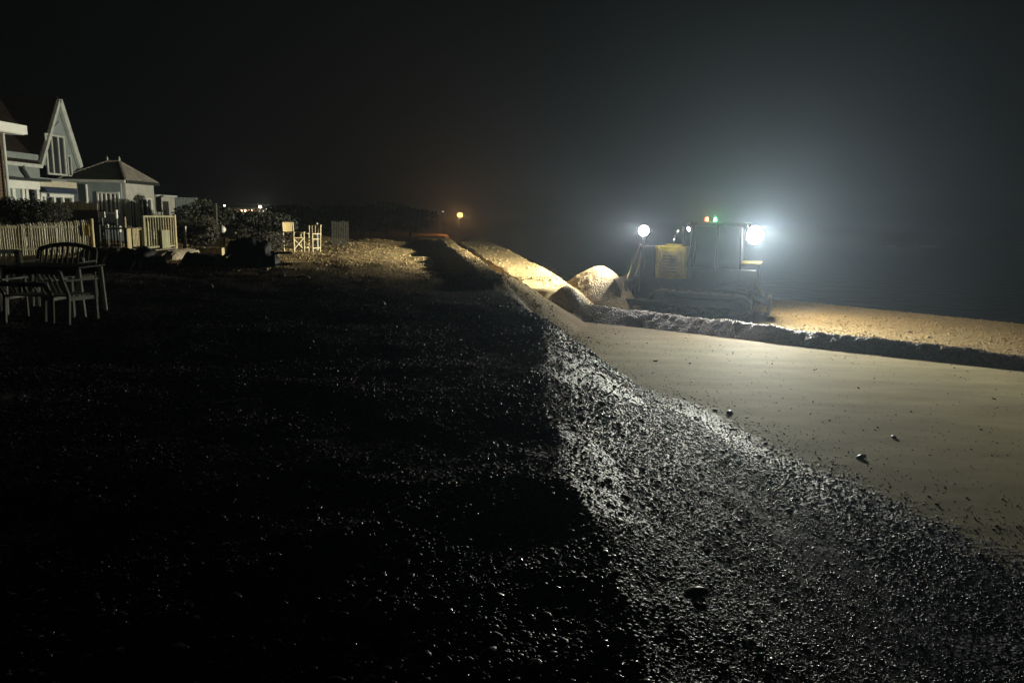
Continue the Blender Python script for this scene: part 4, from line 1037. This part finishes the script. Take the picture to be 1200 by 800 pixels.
# bright tube lantern and things by the gate
def lantern(u,v0,v1,Y,r_,label,m='white'):
    a = Pz(u,v0,Y); b = Pz(u,v1,Y); g_ = gz(a.x,a.y)
    t = thing('garden_lantern',label,'lantern',(a.x,a.y,g_),0)
    MB().cyl((0,0,b.z-g_),(0,0,a.z-g_),r_,r_,12).build('glass',m,t); MB().cyl((0,0,-0.03),(0,0,b.z-g_),0.025,0.025,8).build('stake','black_metal',t)
    MB().cyl((0,0,a.z-g_),(0,0,a.z-g_+0.05),r_*1.2,r_*0.4,12).build('cap','black_metal',t)
lantern(136,246,256,24.5,0.045,'tall white glass lantern in front of the bungalow window')
lantern(119,248,255,24.5,0.10,'short wide white lantern left of the tall white one')
lantern(125.5,263,268,24.2,0.045,'small white lantern low beside the dark gate')
lantern(140,265,272,24.2,0.05,'small white lantern low next to the tall post')

# ------------------------------------------------------------------ dark heap: overturned table, boards, tarp
YH = 19.4
tarp_heap('dark_heap',[(xx(285,YH),YH,0.55,0.5,0.68),(xx(301,YH),YH,0.42,0.45,0.56),(xx(313,YH-0.3),YH-0.3,0.30,0.4,0.28),(xx(268,YH),YH-0.1,0.4,0.4,0.34),(xx(240,YH),YH+0.2,0.9,0.45,0.32)],'large black heap of covered things with pale board ends sticking out','black heap',9)
def board(u0,v0,u1,v1,Y,w_,label,Y2=None):
    a = Pz(u0,v0,Y); b = Pz(u1,v1,Y2 or Y)
    return tag(MB().bar(a,b,w_,0.03).build('loose_board','wood_pale'),label,'board')
board(285,291,294,284.5,19.3,0.045,'thin pale board end on top of the black heap',19.8)
board(298,294,307,286.5,19.3,0.065,'pale board end at the right shoulder of the black heap',19.9)
board(316,306,327,297,19.4,0.07,'longer pale board slanting up right of the black heap',19.9)
board(264,302,270,298,18.5,0.06,'pale board end low on the left of the black heap',18.8)
ot = thing('overturned_stool','dark wooden stool lying on its side right of the black heap','stool',(*on(318,18.9)[:2],on(318,18.9)[2]),R(30))
MB().box((0,0,0.20),(0.04,0.38,0.38)).build('seat','wood_dark',ot)
for y_ in (-0.15,0.15):
    for z_ in (0.06,0.34): MB().bar((0.02,y_,z_),(0.46,y_*1.15,z_*1.0),0.04).build('leg','wood_dark',ot)
board(322,317,350,323,19.0,0.05,'thin dark plank lying on the shingle below the director chairs',18.4)
# ------------------------------------------------------------------ single stones and scraps picked out by the light
def rock(u, v, zg_, r_, m, label, sc=(1,0.8,0.5), rz=0.0, cat='stone', name='stone'):
    d = ray(u,v); lo = 1.0
    t = 1.0
    while t < 60:
        p_ = Vector((0,0,CAMZ))+d*t
        if p_.z <= hz(p_.x,p_.y): break
        t += 0.03
    me_ = MB().ball((0,0,0),r_,12,8,sc,0.12)
    o = me_.build(name, m, smooth=True); o.location = (p_.x,p_.y,hz(p_.x,p_.y)+r_*sc[2]*0.5); o.rotation_euler = (random.uniform(-.3,.3),random.uniform(-.3,.3),rz)
    return tag(o,label,cat)
rock(447,358,0,0.075,'stone','pale oval flint lying alone on the dark bank below the lit shingle',(1,0.6,0.7),0.4)
rock(427,358.5,0,0.05,'stone','small flat white stone left of the pale oval flint',(1.6,0.5,0.35),0.1)
rock(216,321,0,0.07,'stone','thin pale scrap on the dark ground below the concrete block',(1.6,0.5,0.3),0.2,'scrap','pale_scrap')
rock(247.5,338,0,0.06,'stone','small pale square scrap on the dark ground below the black heap',(0.7,0.5,1.1),0.2,'scrap','pale_scrap')
rock(310,317,0,0.09,'stone','bright pale stone at the foot of the black heap',(1.2,0.6,0.5),0.4)
rock(330,324,0,0.07,'stone','pale stone just right of the foot of the black heap',(1.3,0.6,0.4),0.2)
rock(357,325,0,0.08,'stone','long pale stone below the director chairs',(1.6,0.5,0.4),0.1)
for k,(u_,v_,r_,lb) in enumerate([(812,698,0.05,'dark reddish flint in the shingle at the bottom right of the bank'),(855,484,0.07,'dark lump of weed on the sand right of the shingle edge'),(838,481,0.04,'small dark lump left of the dark weed lump'),(692,415,0.05,'dark stone on the sand near the top of the shingle slope'),(1047,513,0.05,'dark stone out on the open sand toward the right edge'),(768,423,0.045,'dark stone on smooth sand in front of the bulldozer'),(1008,537,0.06,'larger dark stone at the edge of the smooth sand')]):
    rock(u_,v_,0,r_,'stone_dark',lb,(1.4,0.8,0.5),k*1.1)
rock(433,712,0,0.022,'stone','bright sliver of flint near the bottom of the dark bank',(1.9,0.6,0.5),0.9)
rock(388,538,0,0.02,'stone','bright chip of flint in the middle of the dark bank',(1.7,0.6,0.5),0.9)

# ------------------------------------------------------------------ distant lights
def street_lamp(u, v, Y, col, es, energy, r_, label, group=None):
    p_ = Pz(u,v,Y); gb = hz(Pz(u,v,Y).x, Y)
    t = thing('street_lamp',label,'street lamp',(p_.x,p_.y,gb),0,group)
    MB().cyl((0,0,-0.5),(0,0,p_.z-gb-r_*1.0),0.09,0.06,8).build('pole','black_metal',t)
    MB().box((0,0,p_.z-gb+r_*0.95),(r_*1.7,r_*1.7,r_*0.35)).build('lamp_hood','black_metal',t)
    MB().ball((0,0,p_.z-gb),r_,12,8,(1,1,0.85)).build('lamp_bulb',emat('bulb_'+label[:6],col,es),t)
    if energy: light('lamp_light','POINT',(0,0,p_.z-gb),t,energy,col,r_*1.3)
street_lamp(539,252,140,(1,0.42,0.13),4.0,5000,0.55,'bright orange street lamp beyond the far end of the shingle bank')
street_lamp(519,248,150,(0.9,1,0.95),1.2,0,0.14,'tiny white street lamp left of the orange one')
street_lamp(513,250.5,150,(0.7,1,0.8),0.5,0,0.12,'tiny greenish street lamp, the faintest left of the orange one')
street_lamp(305,242.5,230,(1,0.85,0.6),16,1500,0.45,'brightest warm street lamp above the far row of lit windows')
street_lamp(312.5,245.5,230,(0.9,1,0.85),5,0,0.25,'small white street lamp right of the far row of lit windows')
street_lamp(263,241,220,(1,0.75,0.65),8,0,0.30,'lone pinkish street lamp left of the far row of lit windows')
hb = thing('seafront_building','long low distant building with a row of warm lit windows','building',(0,0,0))
YF = 240
a = Pz(268,243,YF); b = Pz(311,251,YF)
MB().box(((a.x+b.x)/2,YF+5,(a.z-1.5)/2),(b.x-a.x,9.8,a.z+1.5)).build('wall','grey_clad',hb)
MB().prism([(a.x-0.4,YF-0.4,a.z),(a.x-0.4,YF+5,a.z+1.2),(a.x-0.4,YF+10.4,a.z)],(0,0,0),(b.x-a.x+0.8,0,0)).build('roof','roof_dark',hb)
for k,(u_,e_,c_) in enumerate([(274,2.5,(1,.8,.5)),(278.5,1.2,(1,.5,.2)),(283,7,(1,.55,.3)),(287.3,8,(1,.62,.4)),(291.3,3,(1,.5,.25)),(295.5,9,(1,.7,.4)),(299.5,2.5,(1,.45,.2)),(303.5,5,(1,.5,.4)),(307.5,4,(1,.7,.5))]):
    p_ = Pz(u_,247.2,YF-0.06); MB().box((p_.x,p_.y,p_.z),(0.75,0.05,0.6)).build('lit_window',emat('lit_window',c_,e_),hb)
# made up low hull and two lights standing in for a pale streak
pr2 = thing('streak_hull','faint pale made up barge on the dark water far behind the bulldozer','streak_hull',(0,0,0))
a = Pz(642,246,500); b = Pz(668,247,500)
MB().prism([a,b,b-Vector((1.0,0,0.7)),a-Vector((-1.0,0,0.7))],(0,0,0),(0,3,0)).build('hull','white',pr2)
for t_ in (0.15,0.75): q_ = a.lerp(b,t_); MB().ball((q_.x,q_.y,q_.z+0.35),0.35,8,6).build('deck_light',emat('streak_light',(0.8,0.9,1),0.25 if t_ < .5 else 0.5),pr2)
# breaking wave crest
for (u0_,u1_,lb) in ((1032,1104,'long pale line of a breaking wave at sea right of the bulldozer'),(1182,1230,'short pale breaking wave at the right edge of the sea')):
    a = at_z(u0_,288.5,-1.9); b = at_z(u1_,289.5,-1.9); n_ = 40; mb = MB(); vs = []
    for k in range(n_):
        p_ = a.lerp(b,k/(n_-1)); hgt_ = 0.75*math.sin(math.pi*(k+.5)/n_)*random.uniform(0.5,1)
        vs += [(p_.x,p_.y-1.5,-2.2),(p_.x,p_.y-0.3,-1.9+hgt_),(p_.x,p_.y+2,-2.2)]
    mb.add(vs,[(3*k+i,3*k+i+1,3*k+4+i,3*k+3+i) for k in range(n_-1) for i in range(2)])
    tag(mb.build('breaking_wave','white'),lb,'wave')
#NEXT
